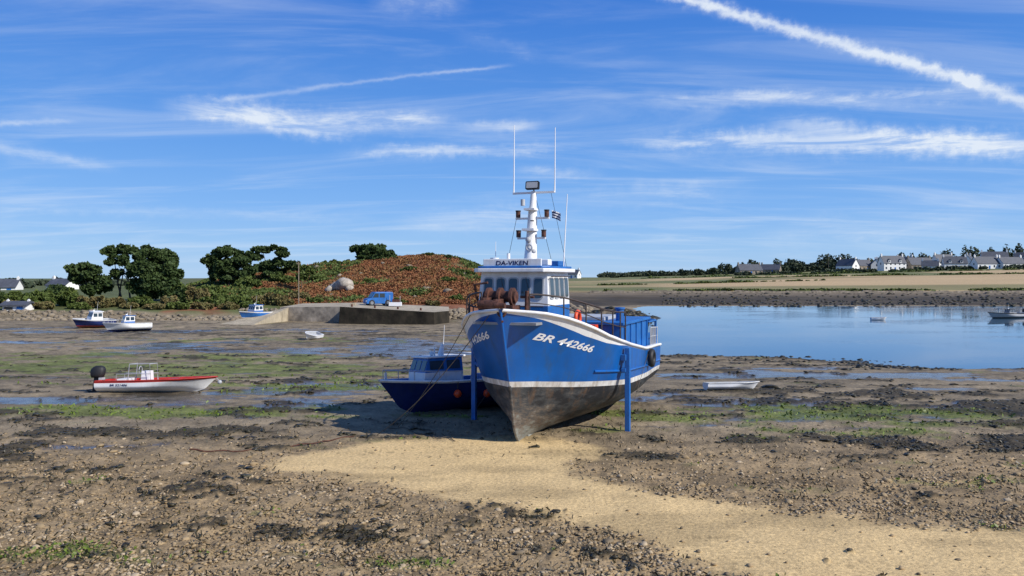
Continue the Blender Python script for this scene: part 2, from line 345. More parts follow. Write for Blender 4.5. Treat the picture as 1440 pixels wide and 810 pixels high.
def build_water():
    m,nt,b=newmat('sea_water');N=nt.nodes;L=nt.links
    b.inputs['Base Color'].default_value=(.03,.075,.12,1);b.inputs['Roughness'].default_value=.04;b.inputs['IOR'].default_value=1.33
    b.inputs['Specular IOR Level'].default_value=.75
    tc=N.new('ShaderNodeTexCoord');mp=N.new('ShaderNodeMapping');mp.inputs['Scale'].default_value=(1,2.2,1);L.new(tc.outputs['Object'],mp.inputs[0])
    n=N.new('ShaderNodeTexNoise');n.inputs['Scale'].default_value=1.6;n.inputs['Detail'].default_value=4;L.new(mp.outputs[0],n.inputs['Vector'])
    n2=N.new('ShaderNodeTexNoise');n2.inputs['Scale'].default_value=.07;n2.inputs['Detail'].default_value=3;L.new(mp.outputs[0],n2.inputs['Vector'])
    mr=N.new('ShaderNodeMapRange');mr.inputs[1].default_value=.46;mr.inputs[2].default_value=.6;mr.inputs[3].default_value=.015;mr.inputs[4].default_value=.16;L.new(n2.outputs[0],mr.inputs[0])
    bu=N.new('ShaderNodeBump');bu.inputs['Distance'].default_value=.05;L.new(n.outputs[0],bu.inputs['Height']);L.new(mr.outputs[0],bu.inputs['Strength']);L.new(bu.outputs[0],b.inputs['Normal'])
    mb=MB();mb.add([(-150,30,-.70),(330,30,-.70),(330,190,-.70),(-150,190,-.70)],[(0,1,2,3)]);mb.obj('water',[m])
build_water()

# ---------------------------------------------------------------- scatter
t=(1+5**.5)/2
ICO=np.array([(-1,t,0),(1,t,0),(-1,-t,0),(1,-t,0),(0,-1,t),(0,1,t),(0,-1,-t),(0,1,-t),(t,0,-1),(t,0,1),(-t,0,-1),(-t,0,1)],float);ICO/=np.linalg.norm(ICO[0])
ICF=np.array([(0,11,5),(0,5,1),(0,1,7),(0,7,10),(0,10,11),(1,5,9),(5,11,4),(11,10,2),(10,7,6),(7,1,8),(3,9,4),(3,4,2),(3,2,6),(3,6,8),(3,8,9),(4,9,5),(2,4,11),(6,2,10),(8,6,7),(9,8,1)])
def subdiv(V,F):
    V=[tuple(v) for v in V];c={};out=[]
    def mid(a,b):
        k=(min(a,b),max(a,b))
        if k not in c:
            p=(np.array(V[a])+np.array(V[b]));p/=np.linalg.norm(p);V.append(tuple(p));c[k]=len(V)-1
        return c[k]
    for a,b,d in F:
        x,y,z=mid(a,b),mid(b,d),mid(d,a);out+=[(a,x,z),(b,y,x),(d,z,y),(x,y,z)]
    return np.array(V),np.array(out)
ICO2,ICF2=subdiv(ICO,ICF)
def lumps(name,P,size,mats,flat=(.45,.75),jit=.25,hi=False,smooth=False,parent=None,sink=.25):
    BV,BF=(ICO2,ICF2) if hi else (ICO,ICF)
    n=len(P);nv=len(BV)
    V=np.repeat(BV[None],n,0)*(1+jit*(NR.rand(n,nv,1)*2-1))
    sx=size*(.7+.6*NR.rand(n));sy=size*(.7+.6*NR.rand(n));sz=size*(flat[0]+(flat[1]-flat[0])*NR.rand(n))
    V=V*np.stack([sx,sy,sz],1)[:,None,:]
    a=NR.rand(n)*6.283;c,s=np.cos(a)[:,None],np.sin(a)[:,None];tl=(NR.rand(n)-.5)[:,None]*.7
    x=V[...,0];y=V[...,1];z=V[...,2];y,z=y*np.cos(tl)-z*np.sin(tl),y*np.sin(tl)+z*np.cos(tl)
    V=np.stack([x*c-y*s,x*s+y*c,z],-1)+P[:,None,:];V[...,2]+=(sz*(1-2*sink)*.5)[:,None]
    F=(BF[None]+(np.arange(n)*nv)[:,None,None]).reshape(-1,3)
    return npmesh(name,V.reshape(-1,3),F,mats,smooth=smooth,parent=parent)
def quads(P,size,asp=1.0,up=0.0):
    n=len(P);d=NR.randn(n,3);d/=np.linalg.norm(d,axis=1)[:,None]
    e=NR.randn(n,3);e[:,2]*=(1-up);e-=d*(e*d).sum(1)[:,None];e/=np.linalg.norm(e,axis=1)[:,None]+1e-9
    s=(size*(.6+.8*NR.rand(n)))[:,None]
    d=d*s;e=e*s*asp
    V=np.stack([P-d-e*.6,P+d-e,P+d*.7+e,P-d*.8+e*.8],1).reshape(-1,3)
    return V,np.arange(4*n).reshape(-1,4)
M['stone']=island_ramp('beach_stone',[(.08,.058,.036),(.23,.165,.088),(.38,.275,.15),(.17,.13,.08),(.50,.39,.25),(.30,.215,.115)],.85,scale=.8)
M['riprap']=island_ramp('shore_rock',[(.10,.08,.055),(.27,.22,.155),(.18,.145,.10),(.36,.30,.22)],.9,scale=.3)
M['weed']=island_ramp('wrack',[(.020,.015,.008),(.045,.036,.015),(.03,.027,.012),(.07,.06,.022)],.5,scale=1,spec=.45)
M['greenweed']=island_ramp('green_algae_blades',[(.07,.10,.014),(.12,.17,.025),(.16,.22,.04)],.5,scale=2)
def cand(n,y0,y1,xm=.75):
    u=NR.rand(n);Y=1/(1/y1+(1/y0-1/y1)*u);X=(NR.rand(n)*2-1)*Y*xm;return X,Y
def zs(X,Y): return height(X,Y)
X,Y=cand(70000,8.5,20)
z0,q,D,py,sand,weed,green,wet=masks(X,Y)
pr=(1-sand)*(.14+1.6*np.clip(fbm(X/1.1,Y/.7,131,5,.6)+.36,0,1))
pr=pr*(1-ss(14.5,19.5,Y)*.8)+.010
k=NR.rand(len(X))<pr;X=X[k];Y=Y[k]
sz=.009+.034*NR.rand(len(X))**2.6
lumps('beach_stones',np.stack([X,Y,zs(X,Y)+.006],1),sz,['stone'],jit=.24,flat=(.35,.65))
X,Y=cand(1700,8.5,19);z0,q,D,py,sand,weed,green,wet=masks(X,Y);k=NR.rand(len(X))<((1-sand)*.5+.006);X=X[k];Y=Y[k]
lumps('beach_cobbles',np.stack([X,Y,zs(X,Y)],1),.035+.055*NR.rand(len(X))**2,['stone'],jit=.16,hi=True,flat=(.35,.6))
X,Y=cand(60000,9,46,.8);z0,q,D,py,sand,weed,green,wet=masks(X,Y)
k=(NR.rand(len(X))<weed*.85*(.5+.5*ss(14,18,Y)))&~((np.hypot(X-.9,Y-20.5)<2.2));X=X[k];Y=Y[k];Dk=D[k]
V1=np.stack([X,Y,zs(X,Y)+.03],1)
lumps('seaweed_wrack',V1,(.014+.0019*Dk)*(.6+1.2*NR.rand(len(X))**2),['weed'],flat=(.15,.42),jit=.5)
X,Y=cand(75000,8.5,22,.75);z0,q,D,py,sand,weed,green,wet=masks(X,Y);k=NR.rand(len(X))<weed*.6+.09*(1-sand);X=X[k];Y=Y[k]
P=np.stack([X,Y,zs(X,Y)+.03+.03*NR.rand(len(X))],1);V,F=quads(P,.036,.3);npmesh('seaweed_fronds',V,F,['weed'])
X,Y=cand(45000,8.5,34,.75);z0,q,D,py,sand,weed,green,wet=masks(X,Y);k=NR.rand(len(X))<green*.7;X=X[k];Y=Y[k]
P=np.stack([X,Y,zs(X,Y)+.03+.02*NR.rand(len(X))],1);V,F=quads(P,.026*(.6+Y/22),.5);npmesh('green_algae',V,F,['greenweed'])
pts=[];szs=[]
def rocks(n,qa,qb,Da,Db,smin,smax):
    for _ in range(n):
        q=R.uniform(qa,qb);D=R.uniform(Da,Db);x,y,z=at(q,D);pts.append((x,y,z));szs.append(smin+(smax-smin)*R.random()**2)
rocks(1000,-260,340,82.0,86.8,.12,.42);rocks(400,570,690,84,89,.2,.5);rocks(250,690,830,96,122,.3,.7);rocks(160,335,480,86,91,.15,.4);rocks(22,440,660,100,128,.3,.8)
lumps('shore_rocks',np.array(pts),np.array(szs),['riprap'],jit=.2,flat=(.45,.75),hi=False)
pts=[];szs=[]
rocks(300,815,930,74,104,.2,.75);rocks(500,930,1460,124,150,.2,.5);rocks(260,930,1500,150,200,.3,.6);rocks(260,930,1500,41,47,.05,.2);rocks(160,1180,1350,37.5,41,.06,.22);rocks(130,780,960,60,75,.1,.3)
lumps('reef_rocks',np.array(pts),np.array(szs),['weed'],jit=.3,flat=(.3,.55),hi=False)

# ---------------------------------------------------------------- vegetation
def tree(name,base,clumps,trunks,leafmat,leaf=.28,dens=1.0,tr=.22):
    e=empty(name,base)
    mb=MB()
    for tp in trunks:
        n=len(tp);mb.tube([Vector(p) for p in tp],[tr*(1-.75*i/(n-1)) for i in range(n)],7)
    for c in clumps:
        tp=R.choice(trunks);p0=Vector(tp[-1]);
        if len(tp)>2 and c[2]<tp[-1][2]: p0=Vector(tp[-2])
        p1=Vector(c[:3]);md=(p0+p1)/2+Vector((R.uniform(-.2,.2),R.uniform(-.2,.2),-.15));mb.tube([p0,md,p1],[tr*.4,tr*.25,tr*.1],5)
    mb.obj('trunk_and_limbs',['bark'],parent=e)
    Ps=[]
    for (cx,cy,cz,rx,ry,rz) in clumps:
        ns=int(9+5*rx)
        for _ in range(ns):
            d=NR.randn(3);d/=np.linalg.norm(d);rr=.35+.65*R.random();c=np.array([cx+d[0]*rx*rr,cy+d[1]*ry*rr,cz+d[2]*rz*rr])
            sr=np.array([rx,ry,rz])*R.uniform(.2,.46);m=int(85*dens*(sr[0]*sr[2]+.15)/(leaf*leaf)*.13)+20
            q=NR.randn(m,3);q/=np.linalg.norm(q,axis=1)[:,None];q*=(NR.rand(m,1)**.4);Ps.append(c+q*sr)
    P=np.concatenate(Ps);V,F=quads(P,leaf,.6);npmesh('foliage',V,F,[leafmat],parent=e)
    return e
M['pine']=island_ramp('pine_needles',[(.022,.04,.010),(.05,.08,.02),(.036,.062,.016),(.095,.13,.032)],.7,scale=.5)
M['olive']=island_ramp('broadleaf',[(.045,.07,.014),(.10,.135,.028),(.07,.10,.02),(.15,.17,.045)],.7,scale=.5)
M['reed']=island_ramp('dry_scrub',[(.10,.08,.035),(.20,.15,.06),(.12,.12,.04),(.26,.19,.09)],.8,scale=.5)
M['bracken']=island_ramp('bracken_fronds',[(.13,.055,.024),(.25,.10,.04),(.19,.074,.032),(.30,.145,.06),(.14,.11,.035),(.23,.088,.036)],.85,scale=.25)
M['far']=island_ramp('distant_leaves',[(.035,.05,.03),(.06,.08,.045),(.05,.065,.038),(.09,.105,.06)],.8,scale=.05)
def build_tree(name,px,D,clumps,trunks,mt,leaf=.24,dens=1,tr=.2):
    b=at(px,D);k=D/FP;by=390+(HC-b[2])/D*FP
    cl=[((cx-px)*k,dy,(by-cy)*k,rx*k,max(rx,rz)*k*.8,rz*k) for cx,cy,rx,rz,dy in clumps]
    tk=[[((x-px)*k,dy,max((by-y)*k,-.3)) for x,y,dy in tp] for tp in trunks]
    return tree(name,b,cl,tk,mt,leaf,dens,tr)
build_tree('pine_tree',125,104,[(116,378,22,8,0),(98,378,11,6,.6),(134,385,14,8,-.5),(120,392,20,9,.5),(142,398,13,12,0),(106,390,11,7,0),(128,408,12,10,0)],[[(130,430,0),(124,408,0),(118,386,0)]],'pine',dens=1.2,tr=.18)
build_tree('pine_tree',180,106,[(158,354,13,7,0),(178,350,14,8,.5),(156,368,10,6,0),(176,366,11,8,-.4),(166,384,9,7,0),(187,380,9,10,0)],[[(172,430,0),(166,400,0),(160,362,0)],[(182,430,.3),(180,395,0),(179,353,0)],[(165,430,.3),(170,400,0),(176,372,0)]],'pine',dens=1.2,tr=.15)
build_tree('pine_tree',215,103,[(208,357,19,12,0),(228,364,18,13,1),(198,376,16,14,-.6),(238,381,14,15,0),(215,390,28,20,0),(205,407,22,16,.5),(232,405,20,16,-.5),(190,400,10,12,0),(246,394,8,10,0),(218,374,22,14,.3)],[[(212,430,0),(212,400,0),(210,362,0)],[(225,430,.5),(228,400,0),(230,370,0)]],'pine',dens=1.6,tr=.25)
build_tree('pine_tree',325,118,[(316,357,20,10,0),(340,362,18,10,1),(301,370,14,11,-.6),(330,375,24,12,0),(347,384,14,9,0),(303,384,12,9,0),(322,387,20,8,0)],[[(322,410,0),(322,390,0),(320,363,0)],[(335,410,.5),(338,390,0),(340,368,0)]],'pine',dens=1.6)
build_tree('pine_tree',378,120,[(366,350,12,6,0),(385,351,13,6,1),(399,357,9,5,-.6),(358,361,10,6,0),(390,370,15,8,0),(372,374,15,8,0),(410,373,11,6,0),(385,386,18,8,0)],[[(378,402,0),(377,382,0),(370,355,0)],[(385,402,.5),(388,380,0),(392,358,0)]],'pine',dens=1.4,tr=.13)
build_tree('cypress_tree',528,132,[(508,351,13,7,0),(526,353,18,9,0),(545,360,15,8,1),(499,350,7,4,-.6),(530,363,27,8,0),(554,366,9,6,0)],[[(528,376,0),(527,366,0),(520,357,0)]],'pine',dens=1.8)
build_tree('tamarisk_tree',425,110,[(420,376,7,7,0),(432,380,8,6,0),(425,388,9,7,0)],[[(424,405,0),(424,392,0),(424,382,0)]],'olive',tr=.08,dens=.8)
SHR=[(60,91,24,24,'olive'),(95,92,24,24,'olive'),(42,90,20,18,'olive'),(-6,94,18,22,'pine'),(140,91,18,20,'reed'),(165,92,16,14,'reed'),(275,96,22,28,'reed'),(300,94,22,18,'olive'),(335,94,22,16,'olive'),(375,95,24,18,'reed'),(255,96,16,24,'pine'),(455,98,14,9,'reed'),(640,98,15,9,'olive'),(610,93,14,7,'reed'),(78,97,28,30,'pine'),(470,132,9,7,'olive'),(488,134,8,7,'pine'),(455,136,7,8,'olive'),(235,92,20,18,'reed'),(200,92,22,16,'olive'),(350,112,26,18,'olive'),(395,114,24,14,'olive'),(120,91,16,14,'reed'),(15,93,14,16,'olive'),(180,90.5,18,9,'reed'),(215,90,20,9,'reed'),(285,91,22,9,'reed'),(320,91,20,10,'reed'),(350,92,20,10,'olive'),(60,89.5,26,10,'reed'),(110,89.5,20,9,'olive'),(400,94,16,12,'reed'),(440,95,16,10,'olive'),(300,104,26,22,'olive'),(265,102,22,26,'olive'),(420,100,20,12,'reed'),(560,95,16,8,'olive'),(250,90.5,18,10,'olive'),(20,90,20,9,'reed'),(600,132,10,5,'olive'),(628,130,9,5,'pine'),(575,118,14,7,'olive'),(520,112,14,7,'olive'),(630,112,16,8,'olive'),(450,116,16,9,'olive'),(410,128,12,8,'pine'),(590,104,14,7,'olive'),(540,100,14,6,'reed'),(655,120,14,8,'olive'),(50,110,24,14,'pine'),(20,112,18,12,'olive')]
for px,D,w,h,mt_ in SHR:
    b=at(px,D);by=390+(HC-b[2])/D*FP
    build_tree('shrub',px,D,[(px+R.uniform(-.4,.4)*w,by-h*.5,w*.55,h*.5,0),(px-w*.4,by-h*.35,w*.45,h*.4,.3),(px+w*.4,by-h*.38,w*.45,h*.4,-.3)],[[(px,by,0),(px,by-h*.25,0),(px+1,by-h*.5,0)]],mt_,leaf=.17,dens=.9,tr=.07)
n=95000;q=NR.uniform(262,720,n);D=NR.uniform(94,142,n);X=(q-720)/FP*D
dn=fbm(X/3,D/3,140,4);gr=fbm(X/7,D/7,113,3)+np.interp(q,[200,330,400,600],[.4,.16,-.02,-.04])
kk=(dn>-.22)&(NR.rand(n)>ss(.0,.12,gr)*.85);X1=X[kk];D1=D[kk]
P=np.stack([X1,D1,height(X1,D1)+.08+.5*NR.rand(len(X1))*np.clip(dn[kk]+.5,0,1)],1);V,F=quads(P,.13,.6);npmesh('bracken',V,F,['bracken'])
kk2=(~kk)&(dn>-.1);X1=X[kk2];D1=D[kk2];P=np.stack([X1,D1,height(X1,D1)+.1+.5*NR.rand(len(X1))],1);V,F=quads(P,.15,.6);npmesh('gorse_undergrowth',V,F,['olive'])
Ps=[]
def farclump(px,D,w,h,n=240):
    k=D/FP;x,y,z=at(px,D)
    for _ in range(3):
        c=np.array([x+R.uniform(-.4,.4)*w*k,y,z+h*k*R.uniform(.3,.6)]);q=NR.randn(n//3,3);q/=np.linalg.norm(q,axis=1)[:,None];q*=NR.rand(n//3,1)**.45
        Ps.append(c+q*np.array([w*k*.4,w*k*.3,h*k*.5]))
for i in range(170):
    px=R.uniform(845,1500);hh=R.uniform(3,8)+max(0,(px-1080)/360)*R.uniform(0,12)
    farclump(px,R.uniform(600,680),R.uniform(7,22),hh)
for i in range(85):
    px=R.uniform(1040,1500);farclump(px,R.uniform(560,610),R.uniform(9,18),R.uniform(9,19)+max(0,(px-1200)/240)*6,300)
for i in range(60):
    px=R.uniform(1040,1500);farclump(px,R.uniform(465,490),R.uniform(8,18),R.uniform(2,6),200)
for px,h in [(1020,15),(1033,12),(1118,18),(1160,24),(1170,22),(1185,26),(1195,22),(1320,24),(1335,28),(1362,33),(1372,30),(1395,28),(1420,30),(1436,32),(1128,16),(1095,14),(960,9),(985,9),(1005,10),(1455,28),(915,8),(862,7),(1270,22),(1240,20)]:
    farclump(px,R.uniform(560,600),15,h,420)
for i in range(60): farclump(R.uniform(-260,260),R.uniform(220,300),R.uniform(14,30),R.uniform(6,12))
P=np.concatenate(Ps);V,F=quads(P,.75,.7);npmesh('distant_trees',V,F,['far'])
Ps=[]
for (qa,Da,qb,Db,hh,n) in [(840,275,1160,300,.9,4000),(1030,380,1460,350,1.0,4000),(850,205,1500,206,.45,5000),(900,460,1500,440,1.4,4000)]:
    tt=NR.rand(n);q=qa+(qb-qa)*tt;D=Da+(Db-Da)*tt+NR.randn(n)*.8;X=(q-720)/FP*D
    hm=np.clip(.3+fbm(X/7,D/6,150,4)*3.2,0,1.4);P=np.stack([X,D,height(X,D)+hh*NR.rand(n)*hm],1);Ps.append(P[hm>.12])
P=np.concatenate(Ps);V,F=quads(P,.36,.7);npmesh('hedgerow',V,F,['olive'])

mb=MB()
qs=list(range(830,1620,12))
for a,b in zip(qs[:-1],qs[1:]):
    x1,y1,z1=at(a,201.5);x2,y2,z2=at(b,201.5)
    h1=.55+.25*math.sin(a*.7)*.5+R.uniform(-.08,.08)
    vs=[(x1,y1,z1-.6),(x2,y2,z2-.6),(x2,y2,z2+h1),(x1,y1,z1+h1),(x1,y1+.6,z1-.6),(x2,y2+.6,z2-.6),(x2,y2+.6,z2+h1),(x1,y1+.6,z1+h1)]
    mb.add(vs,[(0,1,2,3),(3,2,6,7),(5,4,7,6),(0,3,7,4),(1,5,6,2)])
mb.obj('stone_sea_wall',['stonewall'])

# ---------------------------------------------------------------- houses
def house(px,D,w,d,h,rh,yaw=0,name='house',wall='render',sink=.3,z=None,dorm=0):
    x,y,zz=at(px,D,z);e=empty(name,(x,y,zz-sink),math.radians(yaw))
    if D>300: e.scale=(1.08,1.08,1.15)
    mb=MB();mb.add([(-w/2,-d/2,-1),(w/2,-d/2,-1),(w/2,d/2,-1),(-w/2,d/2,-1),(-w/2,-d/2,h),(w/2,-d/2,h),(w/2,d/2,h),(-w/2,d/2,h),(-w/2,0,h+rh),(w/2,0,h+rh)],
      [(0,1,5,4),(2,3,7,6),(1,2,6,9,5),(3,0,4,8,7)]);mb.obj('walls',[wall],e)
    mb=MB();o=.25;t_=.18
    for sgn in(-1,1):
        a=(-w/2-o,sgn*(d/2+o),h-o*rh/(d/2)+.02);b=(w/2+o,sgn*(d/2+o),h-o*rh/(d/2)+.02);c=(w/2+o,0,h+rh+.02);f=(-w/2-o,0,h+rh+.02)
        up=lambda p:(p[0],p[1],p[2]+t_);vs=[a,b,c,f,up(a),up(b),up(c),up(f)]
        mb.add(vs,[(0,1,2,3),(4,7,6,5),(0,4,5,1),(0,3,7,4),(1,5,6,2)])
    mb.obj('roof',['slate'],e)
    mb=MB();cs=min(1,w/9)
    for sx in(-1,1): mb.box((sx*(w/2-.4*cs),0,h+rh+.4*cs),(.8*cs,.9*cs,1.5*cs),0)
    for sx in(-1,1): mb.box((sx*(w/2-.4*cs),0,h+rh+1.3*cs),(.35*cs,.35*cs,.3*cs),0)
    mb.obj('chimneys',[wall],e)
    mb=MB();n=max(2,int(w/3))
    for i in range(n):
        xx=-w/2+w*(i+.5)/n
        if i!=n//2: mb.prism(rrect(1.0,1.3*min(1,h/3),.02),(xx,-d/2-.03,1.7*min(1,h/3)),(1,0,0),(0,0,1),(0,-1,0),-.02)
        if h>4.5: mb.prism(rrect(1.0,1.2,.02),(xx,-d/2-.03,4.1),(1,0,0),(0,0,1),(0,-1,0),-.02)
    if h>2:
        for sx in (-1,1): mb.prism(rrect(.9,1.2,.02),(sx*(w/2+.03),0,h-.3),(0,1,0),(0,0,1),(sx,0,0),-.02)
    mb.obj('windows',['glass'],e)
    mb=MB();hd=min(2.1,h*.85);mb.box((-w/2+w*(n//2+.5)/n,-d/2-.02,hd/2),(min(1,w/4),.08,hd));mb.obj('door',['blue2'],e)
    for i in range(dorm):
        xx=-w/2+w*(i+.5)/dorm;mb=MB();mb.box((xx,-d/2+.9,h+.9),(1.4,1.8,1.6),0);mb.prism([(-.95,0),(.95,0),(0,.8)],(xx,-d/2-.1,h+1.7),(1,0,0),(0,0,1),(0,1,0),2.2,1);mb.prism(rrect(.8,.9,.02),(xx,-d/2-.04,h+1.0),(1,0,0),(0,0,1),(0,1,0),.02,2)
        mb.obj('dormer_window',[wall,'slate','glass'],e)
house(1254,520,15,7,4.6,4.2,8,dorm=2)
house(1192,530,12,7,3.8,3.8,-60)
house(1212,545,12,7,3.4,3.6,20,wall='stonewall')
house(1292,525,16,8,3.2,4.2,10,wall='stonewall')
house(1342,520,13,7,3.6,4.0,-15,dorm=2)
house(1326,545,14,7,4.6,4.4,15)
house(1386,500,15,7,3.2,3.8,5)
house(1398,540,15,8,5.8,4.2,-20)
house(1420,500,16,7,2.9,3.6,12)
house(1441,515,11,7,4.8,4.2,-40,dorm=1)
house(1053,520,15,7,2.8,3.4,10,wall='stonewall');house(1084,540,12,7,2.6,3.2,-30,wall='stonewall')
house(1232,545,11,7,3.8,3.5,70);house(806,560,9,6,2.8,2.8,-30);house(1362,540,12,7,4.4,4,50)
house(1308,500,9,6,2.6,3,-30);house(1272,545,10,7,4.2,4,-50);house(1466,505,12,7,4.6,4.2,0)
house(10,190,5.5,4.5,1.7,1.8,10,z=.2);house(88,200,6,4.5,1.6,1.6,-15,z=.6);house(26,88,2.6,1.6,.75,.3,0,name='shed',z=.35)

# ---------------------------------------------------------------- hull generator
class HP: pass
def hp(L,B,H,rake,foot,fh,T0,T1,bil,sheer,wl,band,bulw,th,p0=1.3,p1=2.4,stern=.12,N=44):
    o=HP();o.__dict__.update(locals());return o
def sst(a,b,x):
    t_=min(max((x-a)/(b-a),0),1);return t_*t_*(3-2*t_)
def stem(P,z): return -P.rake*max(z/P.H,0)**1.1+P.foot*(1-min(max(z,0)/P.fh,1))**2
def hw(P,s,z):
    z=max(z,0);zr=min(z/P.H,1);t_=max(s-stem(P,z),0);T_=P.T0+(P.T1-P.T0)*zr;p=P.p0+(P.p1-P.p0)*zr
    f=1-(1-min(t_/T_,1))**p;mid=P.B*(1-(1-min(z/P.bil,1))**2.2)*(.93+.07*zr)
    return f*mid*(1-P.stern*sst(.55*P.L,P.L,s))
def make_hull(P,mats,parent,name='hull'):
    mb=MB();N=P.N
    def lin(xs,ys): return lambda s: float(np.interp(s,xs,ys))
    sh=lin(*P.sheer);wl=lin(*P.wl);bd=lin(*P.band)
    bnds=[lambda s:0.0,lambda s:wl(s)-.07*P.H/3.2,lambda s:wl(s)+.06*P.H/3.2,lambda s:sh(s)-bd(s),lambda s:sh(s)]
    subs=[9,1,9,1];rows=[];rm=[]
    for b in range(4):
        for i in range(subs[b]):
            f=i/subs[b];rows.append(lambda s,f=f,b=b:bnds[b](s)*(1-f)+bnds[b+1](s)*f);rm.append(b)
    rows.append(bnds[4])
    grid=[]
    for i in range(N+1):
        qq=(i/N)**1.7;col=[]
        for r in rows:
            s=qq*P.L
            for _ in range(6):
                z=r(s);s=stem(P,z)+qq*(P.L-stem(P,z))
            col.append((hw(P,s,z),s,z))
        grid.append(col)
    nr=len(rows)
    for sg in(1,-1):
        vs=[(sg*a[0],a[1],a[2]) for c in grid for a in c];
        for r in range(nr-1):
            fs=[]
            for i in range(N):
                a=i*nr+r;f=(a,a+nr,a+nr+1,a+1);fs.append(f if sg>0 else f[::-1])
            mb.add(vs,fs,rm[r],True)
    c=grid[-1]
    for r in range(nr-1):
        mb.add([(c[r][0],c[r][1],c[r][2]),(c[r+1][0],c[r+1][1],c[r+1][2]),(-c[r+1][0],c[r+1][1],c[r+1][2]),(-c[r][0],c[r][1],c[r][2])],[(3,2,1,0)],rm[r])
    for sg in(1,-1):
        o_=[(sg*(c[-1][0]+.02),c[-1][1],c[-1][2]+.012) for c in grid];i_=[(sg*max(c[-1][0]-P.th,0),c[-1][1]+(P.th if k==0 else 0),c[-1][2]+.012) for k,c in enumerate(grid)]
        lo=[(sg*max(min(hw(P,c[-1][1],c[-1][2]-P.bulw),c[-1][0])-P.th-.01,0),c[-1][1]+(P.th if k==0 else 0),c[-1][2]-P.bulw) for k,c in enumerate(grid)]
        # keep the bulwark foot and the deck inside the raked stem
        lo=[(p[0],max(p[1],stem(P,p[2])+P.th*1.5),p[2]) for p in lo]
        n=N+1
        mb.add(o_+i_,[(k,k+1,k+1+n,k+n) for k in range(N)],3,True)
        mb.add(i_+lo,[(k,k+1,k+1+n,k+n) for k in range(N)],4,True)
        ce=[(0,p[1],p[2]) for p in lo];mb.add(lo+ce,[(k,k+1,k+1+n,k+n) for k in range(N)],5,True)
    c=grid[-1][-1];w=c[0]-P.th
    mb.add([(-w,c[1]-P.th,c[2]+.012),(w,c[1]-P.th,c[2]+.012),(c[0],c[1],c[2]+.012),(-c[0],c[1],c[2]+.012)],[(0,1,2,3)],3)
    mb.add([(-w,c[1]-P.th,c[2]+.012),(w,c[1]-P.th,c[2]+.012),(w,c[1]-P.th,c[2]-P.bulw),(-w,c[1]-P.th,c[2]-P.bulw)],[(0,1,2,3)],4)
    o=mb.obj(name,mats,parent)
    import bmesh
    bm=bmesh.new();bm.from_mesh(o.data);bmesh.ops.remove_doubles(bm,verts=bm.verts,dist=.0004)
    loose=[v for v in bm.verts if not v.link_faces];bmesh.ops.delete(bm,geom=loose,context='VERTS')
    bmesh.ops.recalc_face_normals(bm,faces=bm.faces)
    lay=[e for e in bm.edges if len(e.link_faces)>=2 and e.calc_face_angle(0)>math.radians(38)]
    for e in lay:e.smooth=False
    bm.to_mesh(o.data);bm.free();return sh,wl
def strake(P,parent,zf,name,m,s0,s1,r=.03,n=50):
    for sg,nm in((1,'_port'),(-1,'_starboard')):
        mb=MB();pts=[]
        for i in range(n+1):
            s=s0+(s1-s0)*i/n;z=zf(s);s2=max(s,stem(P,z));pts.append((sg*(hw(P,s2,z)+r*.3),s2,z))
        mb.tube(pts,r,6);mb.obj(name+nm,[m],parent)
def text_mesh(body,size,shear=0,name='txt',bold=0):
    cu=bpy.data.curves.new(name,'FONT');cu.body=body;cu.size=size;cu.shear=shear;cu.resolution_u=4;cu.offset=bold
    o=bpy.data.objects.new(name,cu);scene.collection.objects.link(o);dg=bpy.context.evaluated_depsgraph_get()
    dg.update();me=bpy.data.meshes.new_from_object(o.evaluated_get(dg));bpy.data.objects.remove(o)
    return me

# ---------------------------------------------------------------- main fishing boat
BO=empty('fishing_boat',(.09,18.6,-.03),math.radians(-22))
P1=hp(8.6,2.15,3.3,.95,.22,.5,4.3,2.7,1.12,
  ([-1,-.4,0,.6,1.3,2,3,5,8.6],[3.30,3.21,3.09,2.86,2.60,2.43,2.26,1.98,1.80]),
  ([-1,0,1,3,8.6],[1.52,1.47,1.38,1.24,1.02]),
  ([-1,-.6,0,.6,1.3,2,2.6,8.6],[.06,.12,.22,.25,.2,.14,.09,.08]),.75,.10,p0=1.65,p1=2.5)
sh1,wl1=make_hull(P1,['bottom','boot','blue','white','greyp','grey'],BO)
strake(P1,BO,lambda s:wl1(s)+.33-.01*s,'rubbing_strake','blue',1.3,8.5,.035)
strake(P1,BO,lambda s:sh1(s)-.02,'gunwale','white',-.93,8.5,.045)
mb=MB();mb.tube([(0,stem(P1,z)-.01,z) for z in np.linspace(1.6,3.28,14)],.035,6,0);mb.obj('stem_bar',['blue'],BO)
mb=MB();mb.tube([(0,stem(P1,z)-.01,z) for z in np.linspace(0,1.44,14)],.04,6,0);mb.obj('forefoot_bar',['bottom'],BO)
mb=MB();mb.box((0,4.6,.06),(.16,7.9,.2));mb.obj('keel',['bottom'],BO)
def hull_text(sg,body,sA,sB,zA,zB,size):
    me=text_mesh(body,size,.28,bold=.006);xs=[v.co.x for v in me.vertices];W=max(xs)
    for v in me.vertices:
        f=v.co.x/W;s=sA+(sB-sA)*f;z=zA+(zB-zA)*f+v.co.y
        w=hw(P1,s,z);e=.02;dw=(hw(P1,s+e,z)-hw(P1,s-e,z))/(2*e);dz=(hw(P1,s,z+e)-hw(P1,s,z-e))/(2*e)
        n=Vector((sg,-dw,-dz)).normalized()*.008;v.co=Vector((sg*w,s,z))+n
    me.materials.append(M['whiteclean']);o=bpy.data.objects.new('registration_letters',me);scene.collection.objects.link(o);o.parent=BO
hull_text(1,'BR 442666',-.36,.98,2.58,2.18,.23)
hull_text(-1,'BR 442666',.98,-.40,2.18,2.58,.23)
WX0,WX1,WY0,WY1=-1.52,.42,1.15,2.95
mb=MB()
